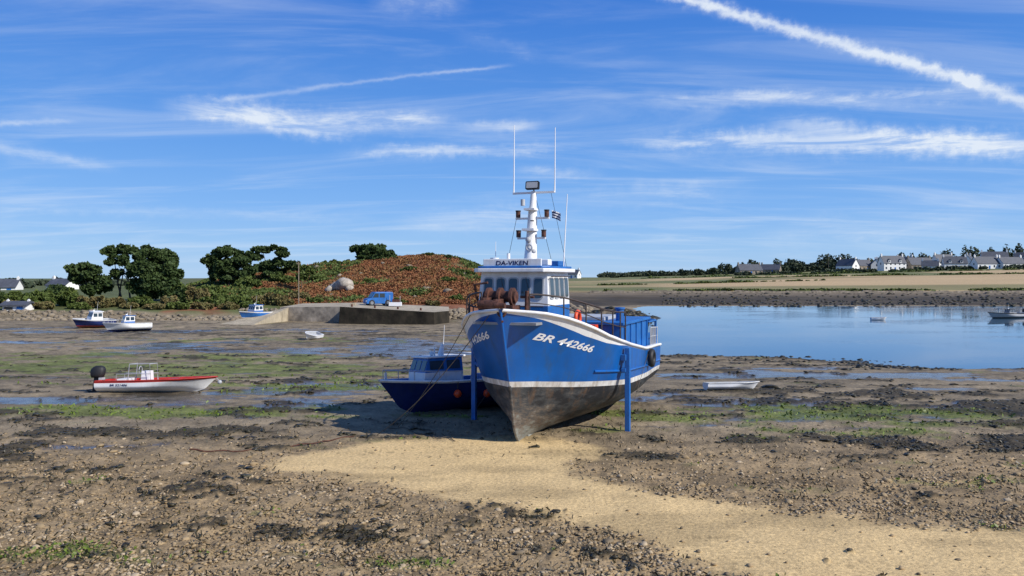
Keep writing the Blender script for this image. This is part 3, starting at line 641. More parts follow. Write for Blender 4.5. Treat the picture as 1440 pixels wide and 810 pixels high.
mb.add([(WX0,WY0,1.9),(WX1,WY0,1.9),(WX1,WY1,1.9),(WX0,WY1,1.9),(WX0,WY0,3.3),(WX1,WY0,3.3),(WX1,WY1,3.3),(WX0,WY1,3.3)],[(0,1,5,4),(1,2,6,5),(2,3,7,6),(3,0,4,7)],1)
a=.10
mb.add([(WX0,WY0,3.3),(WX1,WY0,3.3),(WX1,WY1,3.3),(WX0,WY1,3.3),(WX0+.05,WY0+a,4.16),(WX1-.05,WY0+a,4.16),(WX1-.05,WY1,4.16),(WX0+.05,WY1,4.16)],[(0,1,5,4),(1,2,6,5),(2,3,7,6),(3,0,4,7),(4,5,6,7)],0)
mb.obj('wheelhouse_walls',['white','blue2'],BO)
mb=MB();cx=(WX0+WX1)/2
def roofslab(y0,y1,x0,x1,z,th,mi=0):
    c=.18;o_=[(x0+c,y0),(x1-c,y0),(x1,y0+c),(x1,y1),(x0,y1),(x0,y0+c)];mb.prism(o_,(0,0,z),(1,0,0),(0,1,0),(0,0,1),th,mi)
roofslab(WY0-.18,WY1+.15,WX0-.12,WX1+.12,4.163,.10,0);roofslab(WY0-.10,WY1+.05,WX0-.05,WX1+.05,4.266,.06,1)
mb.obj('wheelhouse_roof',['white','blue2'],BO,bevel=.02)
mb=MB();mb.box((cx,WY0-.02,4.40),(1.62,.05,.22));mb.obj('name_board',['white'],BO,bevel=.015)
me=text_mesh('DA-VIKEN',.16,0.1,bold=.004);xs=[v.co.x for v in me.vertices];W=max(xs)
for v in me.vertices: v.co=Vector((cx-W*.625+v.co.x*1.25,WY0-.049,4.345+v.co.y))
me.materials.append(M['navy']);o=bpy.data.objects.new('name_letters',me);scene.collection.objects.link(o);o.parent=BO
mb=MB()
def win(mbx,c,u,v,n,w,h,r=.06):
    n=Vector(n).normalized();c=Vector(c)
    mbx.prism(rrect(w+.07,h+.07,r+.03),c+n*.004,u,v,n,.018,0);mbx.prism(rrect(w,h,r),c+n*.024,u,v,n,.004,1)
vf=Vector((0,a,.86)).normalized();nf=Vector((0,-.86,a)).normalized()
for i in range(5):
    w=(WX1-WX0-.2)/5;xx=WX0+.1+w*(i+.5);win(mb,(xx,WY0+a*.52,3.3+.86*.52),(1,0,0),vf,nf,w-.12,.5)
for i in range(4):
    w=(WY1-WY0-.2)/4;yy=WY0+.14+w*(i+.5)
    win(mb,(WX1-.026,yy,3.75),(0,1,0),(-.058,0,1),(1,0,.058),w-.13,.5);win(mb,(WX0+.026,yy,3.75),(0,1,0),(.058,0,1),(-1,0,.058),w-.13,.5)
mb.obj('wheelhouse_windows',['greyp','glass'],BO)
mb=MB();mb.tube([(WX1+.06,WY0+.1,4.05),(WX1+.06,WY1-.1,4.05)],.014,6);mb.tube([(WX0+.1,WY0-.05,3.28),(WX1-.1,WY0-.05,3.28)],.016,6)
for i in range(1,5,2): w=(WX1-WX0-.2)/5;xx=WX0+.1+w*(i+.5);mb.tube([(xx,WY0+.06,4.03),(xx+.12,WY0-.0,3.6)],.008,4)
mb.obj('grab_rails_and_wipers',['darksteel'],BO)
mb=MB();mb.box((.15,1.6,4.42),(.35,.3,.16),0);mb.tube([(-1.2,1.5,4.33),(-1.2,1.5,4.55)],.12,12,0);mb.tube([(-1.25,2.6,4.33),(-1.25,2.6,4.7)],.05,8,0);mb.box((.2,2.5,4.4),(.3,.6,.14),1);mb.obj('roof_fittings',['white','blue2'],BO,bevel=.02)
mx,my=-.36,1.95
def mp(z): return (mx,my+.13*(z-4.3),z)
mb=MB();mb.tube([mp(4.3),mp(4.42)],[.34,.30],12,0)
mb.tube([mp(4.4),mp(5.0),mp(5.9)],[.19,.15,.12],10,0);mb.tube([mp(5.9),mp(6.35)],[.10,.08],10,0)
mb.box((mp(5.62)[0],mp(5.62)[1],5.62),(.95,.07,.05));mb.box((mp(5.08)[0],mp(5.08)[1],5.08),(.8,.07,.05))
mb.box((mp(5.3)[0],mp(5.3)[1]-.15,5.3),(.34,.34,.06));mb.box((mp(5.85)[0],mp(5.85)[1]-.15,5.85),(.3,.3,.05))
mb.box((mp(6.32)[0],mp(6.32)[1],6.32),(1.2,.07,.05));mb.obj('mast',['white'],BO)
mb=MB()
for z,dx in((5.68,-.40),(5.68,.42),(5.14,-.36),(5.14,.36),(5.40,.02)):
    p=mp(z);mb.tube([(p[0]+dx,p[1]-.04,z-.03),(p[0]+dx,p[1]-.04,z+.13)],.065,10,0);mb.tube([(p[0]+dx,p[1]-.04,z+.13),(p[0]+dx,p[1]-.04,z+.16)],.075,10,1)
mb.obj('navigation_lights',['rust','black'],BO)
p=mp(6.5);mb=MB();mb.prism(rrect(.38,.22,.03),(p[0],p[1]-.06,6.5),(1,0,0),(0,.15,1),(0,-1,.15),.09,0);mb.prism(rrect(.32,.16,.02),(p[0],p[1]-.155,6.515),(1,0,0),(0,.15,1),(0,-1,.15),.006,1)
mb.tube([(p[0],p[1],6.32),(p[0],p[1],6.42)],.02,6,0);mb.obj('floodlight',['black','greyp'],BO)
p=mp(4.85);mb=MB();mb.torus((p[0]+.02,p[1]-.2,4.82),.08,.025,'y',0);mb.ball((p[0]-.02,p[1]-.16,5.03),.08,0);mb.ball((p[0]+.1,p[1]-.1,4.72),.07,0);mb.tube([(p[0]-.2,p[1]-.1,5.95),(p[0]-.2,p[1]-.1,6.12)],.06,10,0);mb.obj('horn_and_sounder',['greyp'],BO)
mb=MB()
for dx,z0,z1 in((-.58,6.3,8.2),(.60,6.3,8.05)):
    p=mp(6.3);mb.tube([(p[0]+dx,p[1],z0),(p[0]+dx,p[1]+.02,z0+.35),(p[0]+dx,p[1]+.05,z1)],[.024,.016,.010],6)
mb.tube([(.36,2.6,4.3),(.44,2.7,6.3)],[.02,.010],6);mb.tube([(-1.35,1.9,4.3),(-1.34,1.9,5.0)],[.014,.007],6)
mb.obj('antennas',['whiteclean'],BO)
mb=MB();p=mp(6.3)
mb.tube([(p[0]+.5,p[1],6.3),(.36,2.9,4.3)],.006,4);mb.tube([(p[0],p[1]+.1,6.3),(-.5,5.5,2.7)],.006,4);mb.tube([(p[0]-.5,p[1],5.62),(-1.4,2.8,4.3)],.006,4);mb.obj('stays',['black'],BO)
mb=MB()
for i in range(6):
    n=8
    for j in range(n):
        f=lambda j,i:(mx+.52+.26*j/n,my+.25+.03*math.sin(j*1.2+i*.4),5.83-.035*i-.10*(j/n)**1.5)
        mb.add([f(j,i),f(j+1,i),f(j+1,i+1),f(j,i+1)],[(0,1,2,3)],i%2)
mb.obj('courtesy_flag',['whiteclean','navy'],BO)
def rail(side,s0,s1,hh,name,m='darksteel',step=.55,inset=.1,mid=True):
    mb=MB();pts=[];n=30
    for i in range(n+1):
        s=s0+(s1-s0)*i/n;z=sh1(s);w=max(hw(P1,s,z)-inset,.02);pts.append((side*w,s,z))
    mb.tube([(p[0],p[1],p[2]+hh(i/n)) for i,p in enumerate(pts)],.024,6)
    if mid: mb.tube([(p[0],p[1],p[2]+hh(i/n)*.5) for i,p in enumerate(pts)],.014,6)
    k=max(2,int(abs(s1-s0)/step))
    for j in range(k+1):
        i=int(j*n/k);p=pts[i];mb.tube([p,(p[0],p[1],p[2]+hh(i/n))],.019,6)
    mb.obj(name,[m],BO)
rail(1,-.55,2.9,lambda f:.40+.42*f,'bow_rail');rail(-1,-.45,2.9,lambda f:.45+.45*f,'bow_rail')
rail(1,6.9,8.5,lambda f:.55,'stern_rail','greyp',.28);rail(-1,5,8.5,lambda f:.55,'stern_rail','greyp',.5)
mb=MB();wx,wy=-.42,.05
mb.box((wx,wy,3.05),(.85,.5,.6),0);mb.tube([(wx-.42,wy,3.56),(wx+.42,wy,3.56)],.14,14,0)
for dx in(-.3,0,.32): mb.tube([(wx+dx-.035,wy,3.56),(wx+dx+.035,wy,3.56)],.22,18,0)
mb.box((wx-.2,wy-.35,3.46),(.08,.6,.16),0);mb.box((wx+.12,wy-.35,3.43),(.08,.6,.16),0);mb.tube([(wx-.3,wy-.62,3.38),(wx+.22,wy-.62,3.38)],.11,12,0)
mb.tube([(wx-.55,wy+.1,3.0),(wx-.66,wy-.1,3.85),(wx-.3,wy-.1,3.9)],.035,6,0);mb.tube([(wx+.6,wy+.2,3.0),(wx+.62,wy+.2,3.7)],.055,8,0);mb.tube([(wx+.45,wy+.2,3.55),(wx+.8,wy+.2,3.55)],.035,8,0)
mb.box((wx-.5,wy+.3,3.35),(.25,.3,.4),0);mb.tube([(wx+.2,wy-.7,3.2),(wx+.45,wy-.95,3.0)],.03,6,0)
mb.obj('anchor_windlass',['rust'],BO,bevel=.01)
mb=MB();mb.torus((.0,-.88,3.22),.09,.035,'y',0);mb.tube([(-.12,-1.0,3.38),(.14,-1.0,3.38)],.06,10,0);mb.obj('bow_roller',['rust'],BO)
mb=MB();mb.box((0,-.1,2.95),(1.6,1.3,.06),0);mb.obj('foredeck',['grey'],BO)
mb=MB();mb.torus((.78,2.55,2.92),.19,.055,'x',0);mb.ball((1.2,2.5,2.55),.13,0);mb.box((.95,3.1,2.55),(.45,.3,.36),0,taper=.9);mb.obj('orange_gear',['orange'],BO)
mb=MB();mb.box((.15,5.1,2.02),(3.25,3.4,1.38),0);mb.box((.15,5.1,2.75),(3.4,3.55,.08),0)
for i in range(5): mb.box((1.79,3.7+i*.72,2.05),(.05,.06,1.3),0)
mb.box((.2,5.0,2.84),(1.8,1.8,.1),1);mb.obj('cargo_hold',['blue2','greyp'],BO,bevel=.012)
mb=MB();mb.tube([(1.5,4.3,2.78),(1.5,4.3,3.12)],.12,12,0);mb.tube([(1.5,4.3,3.12),(1.5,4.3,3.17)],.15,12,0);mb.obj('capstan_post',['blue2'],BO)
mb=MB();mb.tube([(1.72,7.0,1.4),(1.72,7.0,2.6),(1.72,8.3,2.6),(1.72,8.3,1.2)],.045,8,0);mb.tube([(-1.6,7.0,1.4),(-1.6,7.0,2.6),(-1.6,8.3,2.6),(-1.6,8.3,1.2)],.045,8,0);mb.tube([(1.72,8.3,2.6),(-1.6,8.3,2.6)],.045,8,0)
mb.box((1.3,7.7,1.75),(.7,.8,.9),0);mb.box((-.4,7.8,1.8),(1.2,.7,.9),0);mb.obj('stern_gallows',['blue2'],BO,bevel=.01)
mb=MB();s=5.6;mb.torus((hw(P1,s,1.7)+.11,s,1.62),.2,.085,'x',0);mb.tube([(hw(P1,s,1.7)+.1,s,1.8),(hw(P1,s,1.9)+.02,s,sh1(s))],.012,5,0);mb.obj('tyre_fender',['black'],BO)
for sg in(1,-1):
    mb=MB();s=2.35;o_=hw(P1,s,2.0)+.13
    mb.box((sg*o_,s,1.05),(.13,.13,2.3),0);mb.box((sg*o_,s,-.02),(.32,.32,.08),1);mb.box((sg*(o_-.09),s,1.95),(.14,.3,.16),0);mb.box((sg*(o_-.09),s,1.62),(.12,.2,.1),0)
    mb.obj('beaching_leg',['blue2','rust'],BO,bevel=.012)
    mb=MB();mb.tube([(sg*(o_),s,.25),(sg*(hw(P1,5.5,1.8)+.02),5.5,1.8)],.008,5);mb.obj('leg_guy_rope',['rope'],BO)
def rope(name,pts,r=.014,sag=0,m='rope',n=18):
    a,b=Vector(pts[0]),Vector(pts[-1]);ps=[]
    for i in range(n+1):
        f=i/n;p=a.lerp(b,f);p.z-=sag*4*f*(1-f);ps.append(p)
    mb=MB();mb.tube(ps,r,6);return mb.obj(name,[m])
Rz=Matrix.Rotation(math.radians(-22),4,'Z')
def w1(x,s,z): return Rz@Vector((x,s,z))+Vector((.09,18.6,-.03))
rope('mooring_rope',[w1(-.35,-.80,3.15),Vector(G(530,612))],.010,.25)
rope('mooring_rope',[w1(-1.0,-.45,3.12),Vector(G(560,600))],.009,.15)
def groundline(name,pxs,r,m,wob=.06,link=True):
    P_=[];
    for (a,b) in zip(pxs[:-1],pxs[1:]):
        A=G(*a);B=G(*b)
        for i in range(26):
            f=i/26;x=A[0]+(B[0]-A[0])*f+R.uniform(-1,1)*wob*.3;y=A[1]+(B[1]-A[1])*f+wob*3*math.sin(f*9+a[0]);P_.append((x,y,hz(x,y)+.025))
    mb=MB()
    if link:
        for i in range(len(P_)-1):
            p=Vector(P_[i]);q_=Vector(P_[i+1]);d=(q_-p);
            for k_ in range(3):
                c=p+d*(k_/3);e=c+d*.38
                up=Vector((0,0,.012)) if (i+k_)%2 else Vector((0,.016,0));mb.tube([c-up,c+up,e+up,e-up,c-up],r,5,cap=False)
    else: mb.tube(P_,r,6)
    return mb.obj(name,[m])
groundline('mooring_chain',[(265,634),(330,636),(400,630),(455,622),(500,614)],.006,'ropered',wob=.025)
groundline('ground_rope',[(640,620),(600,612),(545,600)],.011,'rope',link=False)

# ---------------------------------------------------------------- small boats
def outboard(parent,y,z):
    mb=MB();rings=[(-.02,.16,.14,0),(.08,.19,.17,0),(.26,.2,.17,-.02),(.36,.15,.13,-.04),(.40,.08,.07,-.05)]
    vs=[];n=12
    for (zz,ry,rx,oy) in rings:
        for k_ in range(n):
            a=2*math.pi*k_/n;vs.append((rx*math.copysign(abs(math.cos(a))**.7,math.cos(a)),y+.15+oy+ry*1.25*math.copysign(abs(math.sin(a))**.7,math.sin(a)),z+.1+zz))
    fs=[(i*n+k_,i*n+(k_+1)%n,(i+1)*n+(k_+1)%n,(i+1)*n+k_) for i in range(len(rings)-1) for k_ in range(n)]+[tuple((len(rings)-1)*n+k_ for k_ in range(n)),tuple(reversed(range(n)))]
    mb.add(vs,fs,0,True);mb.box((0,y+.2,z-.22),(.12,.22,.6),0,shy=-.06);mb.box((0,y+.34,z-.36),(.22,.32,.03),0);mb.box((0,y+.28,z-.52),(.05,.2,.2),0,taper=.8)
    mb.tube([(0,y+.18,z-.45),(0,y+.44,z-.45)],[.05,.04],8,0)
    for k_ in range(3):
        a=k_*2.094;mb.prism([(0,-.03),(.10,-.05),(.11,.05),(0,.03)],(0,y+.45,z-.45),(math.cos(a),.15,math.sin(a)),(-math.sin(a),.3,math.cos(a)),(0,1,0),.01,1)
    mb.box((0,y+.0,z-.02),(.25,.12,.2),1);mb.obj('outboard_motor',['black','greyp'],parent)
def small_boat(name,loc,yaw,L,B,H,top,bot='navy',band='white',boot='white',inner='greyp',deck='greyp',cabin=None,motor=False,heel=0,cab=('white','blue2'),sternH=.8,bulw=None,rails=False,pitch=0,bandw=.09,cabz=.5):
    e=empty(name,loc,math.radians(yaw),rx=math.radians(pitch),ry=math.radians(heel))
    P=hp(L,B,H,.16*L if L<7 else .8,.1*L,.3*H,L*.7,L*.42,.5*H,([-.16*L,.2*L,.6*L,L],[H,H*.9,H*sternH,H*sternH*.97]),([-1,L],[H*.33,H*.27]),([-1,L],[H*bandw,H*bandw]),bulw or H*.35,.06,1.3,2.1,.14,26)
    sh,wl=make_hull(P,[bot,boot,top,band,inner,deck],e)
    strake(P,e,lambda s:sh(s)-.01,'rubrail',band,-.15*L,L*.99,.02*H+.01,26)
    if cabin:
        y0,y1,w,h=cabin;zb=H*cabz;zt=H+h;zm=zb+(zt-zb)*.5;mb=MB()
        zb=max(zb,H*sternH-P.bulw)
        # trunk follows the narrowing bow so that it stays inside the planking
        wf=min(w,max(hw(P,y0,zb)-.1,.12))
        mb.add([(-wf,y0,zb),(wf,y0,zb),(w,y1,zb),(-w,y1,zb),(-w,y0+.05,zm),(w,y0+.05,zm),(w,y1,zm),(-w,y1,zm)],[(0,1,5,4),(1,2,6,5),(2,3,7,6),(3,0,4,7)],1)
        k_=.9;rk=.35*(zt-zm)
        mb.add([(-w,y0+.05,zm),(w,y0+.05,zm),(w,y1,zm),(-w,y1,zm),(-w*k_,y0+.05+rk,zt),(w*k_,y0+.05+rk,zt),(w*k_,y1,zt),(-w*k_,y1,zt)],[(0,1,5,4),(1,2,6,5),(2,3,7,6),(3,0,4,7)],0)
        mb.obj('cabin_walls',list(cab),e)
        mb=MB();mb.prism([(-w*k_-.06,y0-.02+rk),(w*k_+.06,y0-.02+rk),(w*k_+.06,y1+.1),(-w*k_-.06,y1+.1)],(0,0,zt+.003),(1,0,0),(0,1,0),(0,0,1),.05,0);mb.obj('cabin_roof',[cab[1]],e,bevel=.01)
        mb=MB();hh=zt-zm;vf=Vector((0,rk,hh)).normalized();nf=Vector((0,-hh,rk)).normalized()
        for i in range(3):
            ww=2*w*.92/3;xx=-w*.92+ww*(i+.5);mb.prism(rrect(ww*.80,hh*.70,.03),Vector((xx,y0+.05+rk*.5,(zm+zt)/2))+nf*.008,(1,0,0),vf,nf,.006,0)
        for sg in (1,-1):
            n=2;ly=(y1-y0-.05-rk*.6)
            for i in range(n):
                yy=y0+.05+rk*.75+ly*(i+.5)/n*.95;vv=Vector((-sg*w*(1-k_),0,hh)).normalized();nn=Vector((sg*hh,0,w*(1-k_))).normalized()
                mb.prism(rrect(ly/n*.76,hh*.62,.03),Vector((sg*w*(1+k_)/2,yy,(zm+zt)/2))+nn*.008,(0,1,0),vv,nn,.006,0)
        mb.obj('cabin_windows',['glass'],e)
        mb=MB();mb.tube([(0,(y0+y1)/2,zt),(0,(y0+y1)/2,zt+.35*h+.1)],[.03,.015],6,0);mb.tube([(-w*.6,y1-.2,zt),(-w*.62,y1-.1,zt+1.0*h+.4)],[.012,.006],5,0);mb.ball((0,(y0+y1)/2-.1,zt+.12),.07,0)
        mb.obj('cabin_mast',['white'],e)
    if motor: outboard(e,L,H*sternH)
    if rails:
        mb=MB()
        for sg in(1,-1):
            pts=[(sg*max(hw(P,s,sh(s))-.08,.02),s,sh(s)+.28) for s in np.linspace(-.12*L,.3*L,10)];mb.tube(pts,.014,5)
            for j in(0,3,6,9): mb.tube([pts[j],(pts[j][0],pts[j][1],pts[j][2]-.28)],.012,5)
        mb.obj('pulpit',['greyp'],e)
    return e,P,sh
x,y,z=G(566,584)
e,P2,sh2=small_boat('cabin_boat',(x,y+.35,z-.08),-58,4.9,1.02,1.10,'navy',bot='navy',boot='navy',band='white',inner='blue2',deck='grey',cabin=(.40,1.7,.58,.56),cab=('blue2','white'),heel=-4,rails=True,sternH=.86,bandw=.06,bulw=.22,cabz=.75)
mb=MB()
for s,h in((1.3,.55),(2.2,.5)):
    for sg in (1,-1):
        mb.ball((sg*(hw(P2,s,.6)+.13),s,h+.05),.12,0,n=14,k=10);mb.tube([(sg*(hw(P2,s,.6)+.12),s,h+.15),(sg*hw(P2,s,1.0),s,sh2(s))],.01,5,1)
mb.obj('ball_fenders',['orange','rope'],e)
mb=MB();mb.tube([(0,-.55,1.1),(0,-.55,1.3)],.04,8,1);mb.ball((-.3,2.9,1.3),.16,1);mb.box((.2,3.6,1.0),(.6,.5,.45),2);mb.tube([(.1,1.2,1.72),(.15,1.25,2.05)],[.10,.04],10,1);mb.box((0,3.0,.9),(1.2,.5,.3),0)
mb.tube([(-.5,2.0,.9),(-.5,2.1,1.75),(.5,2.1,1.75),(.5,2.0,.9)],.02,6,1);mb.obj('deck_gear',['blue2','whiteclean','greyp'],e)
x,y,z=G(290,551)
e,P3,sh3=small_boat('motorboat',(x-.25,y+.25,z-.05),94,3.55,.72,.58,'white',bot='whiteclean',boot='white',band='red',inner='red',deck='red',motor=True,sternH=.84,heel=4,bulw=.18,bandw=.14)
mb=MB()
for sx in(-.35,.35): mb.tube([(sx,1.7,.4),(sx,1.75,1.05),(sx,2.45,1.05),(sx,2.5,.4)],.018,6,0);mb.tube([(sx,1.7,.7),(sx,2.9,.7),(sx,2.9,.4)],.014,5,0)
for yy in(1.75,2.45): mb.tube([(-.35,yy,1.05),(.35,yy,1.05)],.018,6,0)
mb.box((0,1.95,.6),(.45,.3,.4),1,taper=.85);mb.torus((0,2.2,.82),.14,.015,'y',0);mb.box((0,2.7,.48),(.8,.3,.1),1);mb.box((0,1.0,.48),(.8,.3,.06),2)
mb.obj('console_and_frame',['greyp','whiteclean','red'],e)
mb=MB();mb.ball((0,-.62,.36),.08,0);mb.tube([(0,-.62,.4),(0,-.45,.55)],.012,5,0);mb.obj('bow_fender',['greyp'],e)
me=text_mesh('BR 521406',.10,.1,bold=.002)
for v in me.vertices:
    s=3.0-v.co.x*1.4;zz=.29+v.co.y;v.co=Vector((-(hw(P3,s,zz)+.012),s,zz)) 
me.materials.append(M['navy']);o=bpy.data.objects.new('registration_letters',me);scene.collection.objects.link(o);o.parent=e;
x,y,z=G(1060,548)
e,_,_=small_boat('dinghy',(x-.05,y,z-.03),92,1.75,.42,.34,'whiteclean',bot='white',band='white',inner='greyp',deck='greyp',sternH=.88,heel=6)
mb=MB();mb.box((0,.6,.26),(.7,.18,.03),0);mb.box((0,1.2,.26),(.7,.18,.03),0);mb.obj('thwarts',['wood'],e)
x,y,z=G(427,478)
e,_,_=small_boat('dinghy',(x+.2,y,z+.02),-25,1.4,.45,.5,'whiteclean',bot='white',band='white',inner='greyp',deck='greyp',sternH=.88,heel=18,pitch=0)
x,y,z=G(1085,546)
lumps('boulder',np.array([(x,y,z)]),np.array([.3]),['weed'],hi=True,flat=(.3,.35))
x,y,z=G(103,462);small_boat('fishing_skiff',(x+.4,y,z-.05),-40,3.0,.9,.95,'navy',bot='rust',boot='red',cabin=(.9,1.9,.5,.55),cab=('white','white'),sternH=.85,heel=3)
x,y,z=G(150,467);small_boat('fishing_skiff',(x+.2,y,z-.05),-50,3.2,.95,.85,'white',bot='navy',boot='white',cabin=(1.0,1.9,.5,.5),cab=('white','blue2'),sternH=.85,rails=True,heel=-3)
x,y,z=G(322,457);small_boat('fishing_skiff',(x+.3,y+3,z+.25),-35,3.0,.95,.95,'blue2',bot='rust',boot='white',cabin=(.9,2.0,.55,.55),cab=('white','blue2'),sternH=.85)
x,y,z=G(1236,450,-.7);small_boat('moored_dinghy',(x+.6,y,-.80),80,1.4,.42,.42,'whiteclean',bot='white',band='white',sternH=.9,motor=False)
x,y,z=G(1436,448,-.7)
small_boat('inflatable_boat',(x-2.6,y+1,-.85),-70,5.0,1.0,.85,'greyp',bot='black',boot='greyp',band='black',cabin=(2.2,2.9,.35,.25),cab=('greyp','black'),motor=True)

# ---------------------------------------------------------------- quay, slip, vehicles
e=empty('stone_quay',(0,0,0))
mb=MB();xa,xb=(478-720)/FP*76,(612-720)/FP*76
def poly(mb,fp,z0,z1l,mt=0,ms=1,batter=.25):
    c=Vector((sum(p[0] for p in fp)/len(fp),sum(p[1] for p in fp)/len(fp),0));n=len(fp)
    lo=[(p[0]+(p[0]-c.x)*.02,p[1]-batter,z0) for p in fp];hi=[(p[0],p[1],z1l[i]) for i,p in enumerate(fp)]
    mb.add(lo+hi,[(i,(i+1)%n,(i+1)%n+n,i+n) for i in range(n)],ms);mb.add(hi,[tuple(range(n))],mt)
poly(mb,[(xa,76),(xb,75),(xb+1.2,78),(xb+.6,85),(xa,87)],-1.2,[1.1,.6,.6,.75,1.1]);mb.obj('quay_body',['concrete','wetstone'],e,bevel=.04)
mb=MB();xc=(398-720)/FP*82;poly(mb,[(xc,81),(xa-.02,79),(xa-.02,90),(xc,90)],-1.2,[.85,1.0,1.05,.95]);mb.obj('quay_approach',['concrete','stonewall'],e)
mb=MB();xd=(318-720)/FP*77;poly(mb,[(xd,75),(xd+3.6,74.2),(xc-.02+1,80.9),(xc-.02,87)],-1.3,[-.6,-.62,.85,.85],batter=.1);mb.obj('slipway',['concrete','concrete'],e)
mb=MB();mb.box((xa+.5,80,1.2),(.5,.5,.3),0)
for i in range(4): mb.tube([(xa+1+i*2.3,76.9,.5),(xa+1+i*2.3,76.9,1.3-.12*i)],.1,8,1)
mb.obj('kerb_and_bollards',['concrete','rust'],e)
def vehicle(name,loc,yaw,L,W,H,prof,col,wins,wheels=(.2,.8)):
    e=empty(name,loc,math.radians(yaw));mb=MB();mb.prism([(p[0]*L,p[1]*H) for p in prof],(0,-W/2,.0),(1,0,0),(0,0,1),(0,1,0),W,0);mb.obj('body',[col],e,bevel=.06)
    mb=MB()
    for w_ in wins:
        o_=[(p[0]*L,p[1]*H) for p in w_];mb.prism(o_,(0,-W/2-.012,0),(1,0,0),(0,0,1),(0,1,0),.01,0);mb.prism(o_,(0,W/2+.002,0),(1,0,0),(0,0,1),(0,1,0),.01,0)
    a=Vector((.17*L,0,.56*H));b=Vector((.30*L,0,.96*H));d=(b-a);nn=Vector((-d.z,0,d.x)).normalized()
    mb.prism([(-W*.42,.06),(W*.42,.06),(W*.40,d.length*.9),(-W*.40,d.length*.9)],a+nn*.004,(0,1,0),d.normalized(),nn,.008,0)
    mb.obj('side_windows',['glass'],e)
    mb=MB()
    for f in wheels:
        for yy in(-W/2+.08,W/2-.08): mb.tube([(f*L,yy-.1,.31),(f*L,yy+.1,.31)],.32,16,0);mb.tube([(f*L,yy-.11,.31),(f*L,yy+.11,.31)],.18,12,1)
    mb.obj('wheels',['black','steel'],e)
    mb=MB();mb.box((L+.005,0,H*.62),(.03,W*.8,.35),0);mb.obj('rear_window',['glass'],e)
    mb=MB();
    for yy in(-W*.42,W*.42): mb.box((L+.01,yy,H*.45),(.04,.12,.25),0)
    mb.obj('tail_lamps',['red'],e)
    mb=MB();
    for yy in(-W*.38,W*.38): mb.box((-.01,yy,H*.35),(.04,.25,.15),0)
    mb.obj('head_lamps',['whiteclean'],e)
    return e
vanp=[(0,.14),(0,.42),(.04,.5),(.17,.56),(.30,.96),(.36,1),(.98,1),(1,.9),(1,.14)]
x=(513-720)/FP*82;vehicle('parked_van',(x,82,.98),25,2.9,1.55,1.45,vanp,'blue2',[[(.22,.60),(.32,.9),(.45,.9),(.45,.60)],[(.49,.60),(.49,.9),(.68,.9),(.68,.6)]])
mb=MB();x=(556-720)/FP*82
mb.tube([(x-.6,82,.75),(x-.6,82,2.1)],.03,5);mb.tube([(x+.5,82,.75),(x+.5,82,2.0)],.03,5);mb.box((x,82,1.15),(1.3,.6,.4),1);mb.box((x+.1,82,1.5),(.8,.5,.3),2);mb.obj('fishing_gear_stack',['greyp','whiteclean','rust'])
def pole(px,D,top,name='utility_pole'):
    x,y,z=at(px,D);zt=4+(390-top)*D/FP;mb=MB();mb.tube([(x,y,z-.3),(x,y,zt)],[.07,.05],8);mb.box((x,y,zt-.25),(.5,.07,.07));mb.tube([(x+.2,y,zt-.2),(x+.2,y,zt-.05)],.03,6);mb.tube([(x-.2,y,zt-.2),(x-.2,y,zt-.05)],.03,6);mb.obj(name,['wood'])
pole(420,91,368);pole(1165,540,356)
x,y,z=at(484,107);pp=[(x,y,z+.4),(x-1.3,y+.3,z+.3),(x+.8,y-.5,z+.1),(x-2.0,y-.2,z)]
M['granite']=mat('granite',(.42,.37,.31),.9,var=.35,scale=1.5,grime=(.2,.17,.12),gamt=.7,bump=.8,bscale=4)
o=lumps('granite_boulder',np.array(pp),np.array([1.3,.9,.65,.6]),['granite'],hi=True,flat=(.7,.85),jit=.18,smooth=False)

# ---------------------------------------------------------------- sky
EL=math.radians(36);SX,SY=.86,-.50
AZ=math.atan2(SX,SY)
w=bpy.data.worlds.new('World');scene.world=w;w.use_nodes=True;nt=w.node_tree;N=nt.nodes;L=nt.links;N.clear()
out=N.new('ShaderNodeOutputWorld');bg=N.new('ShaderNodeBackground');bg.inputs['Strength'].default_value=.1;L.new(bg.outputs[0],out.inputs[0])
sky=N.new('ShaderNodeTexSky');sky.sky_type='NISHITA';sky.sun_disc=False;sky.sun_elevation=EL;sky.sun_rotation=AZ;sky.air_density=1.0;sky.dust_density=.3;sky.ozone_density=2.5
tc=N.new('ShaderNodeTexCoord')
def m_(op,a,b=None,c=None,clamp=False):
    n=N.new('ShaderNodeMath');n.operation=op;n.use_clamp=clamp
    for i,v in enumerate((a,b,c)):
        if v is None: continue
        if isinstance(v,(int,float)): n.inputs[i].default_value=v
        else: L.new(v,n.inputs[i])
    return n.outputs[0]
def dot(v):
    n=N.new('ShaderNodeVectorMath');n.operation='DOT_PRODUCT';L.new(tc.outputs['Generated'],n.inputs[0]);n.inputs[1].default_value=v;return n.outputs['Value']
def mrange(x,a,b,c,d,smooth=True):
    n=N.new('ShaderNodeMapRange');n.interpolation_type='SMOOTHSTEP' if smooth else 'LINEAR'
    L.new(x,n.inputs[0]);
    for i,v in enumerate((a,b,c,d)): n.inputs[i+1].default_value=v
    return n.outputs[0]
sep=N.new('ShaderNodeSeparateXYZ');L.new(tc.outputs['Generated'],sep.inputs[0])
def dirv(px,py): return Vector(((px-720)/FP,1,(390-py)/FP)).normalized()
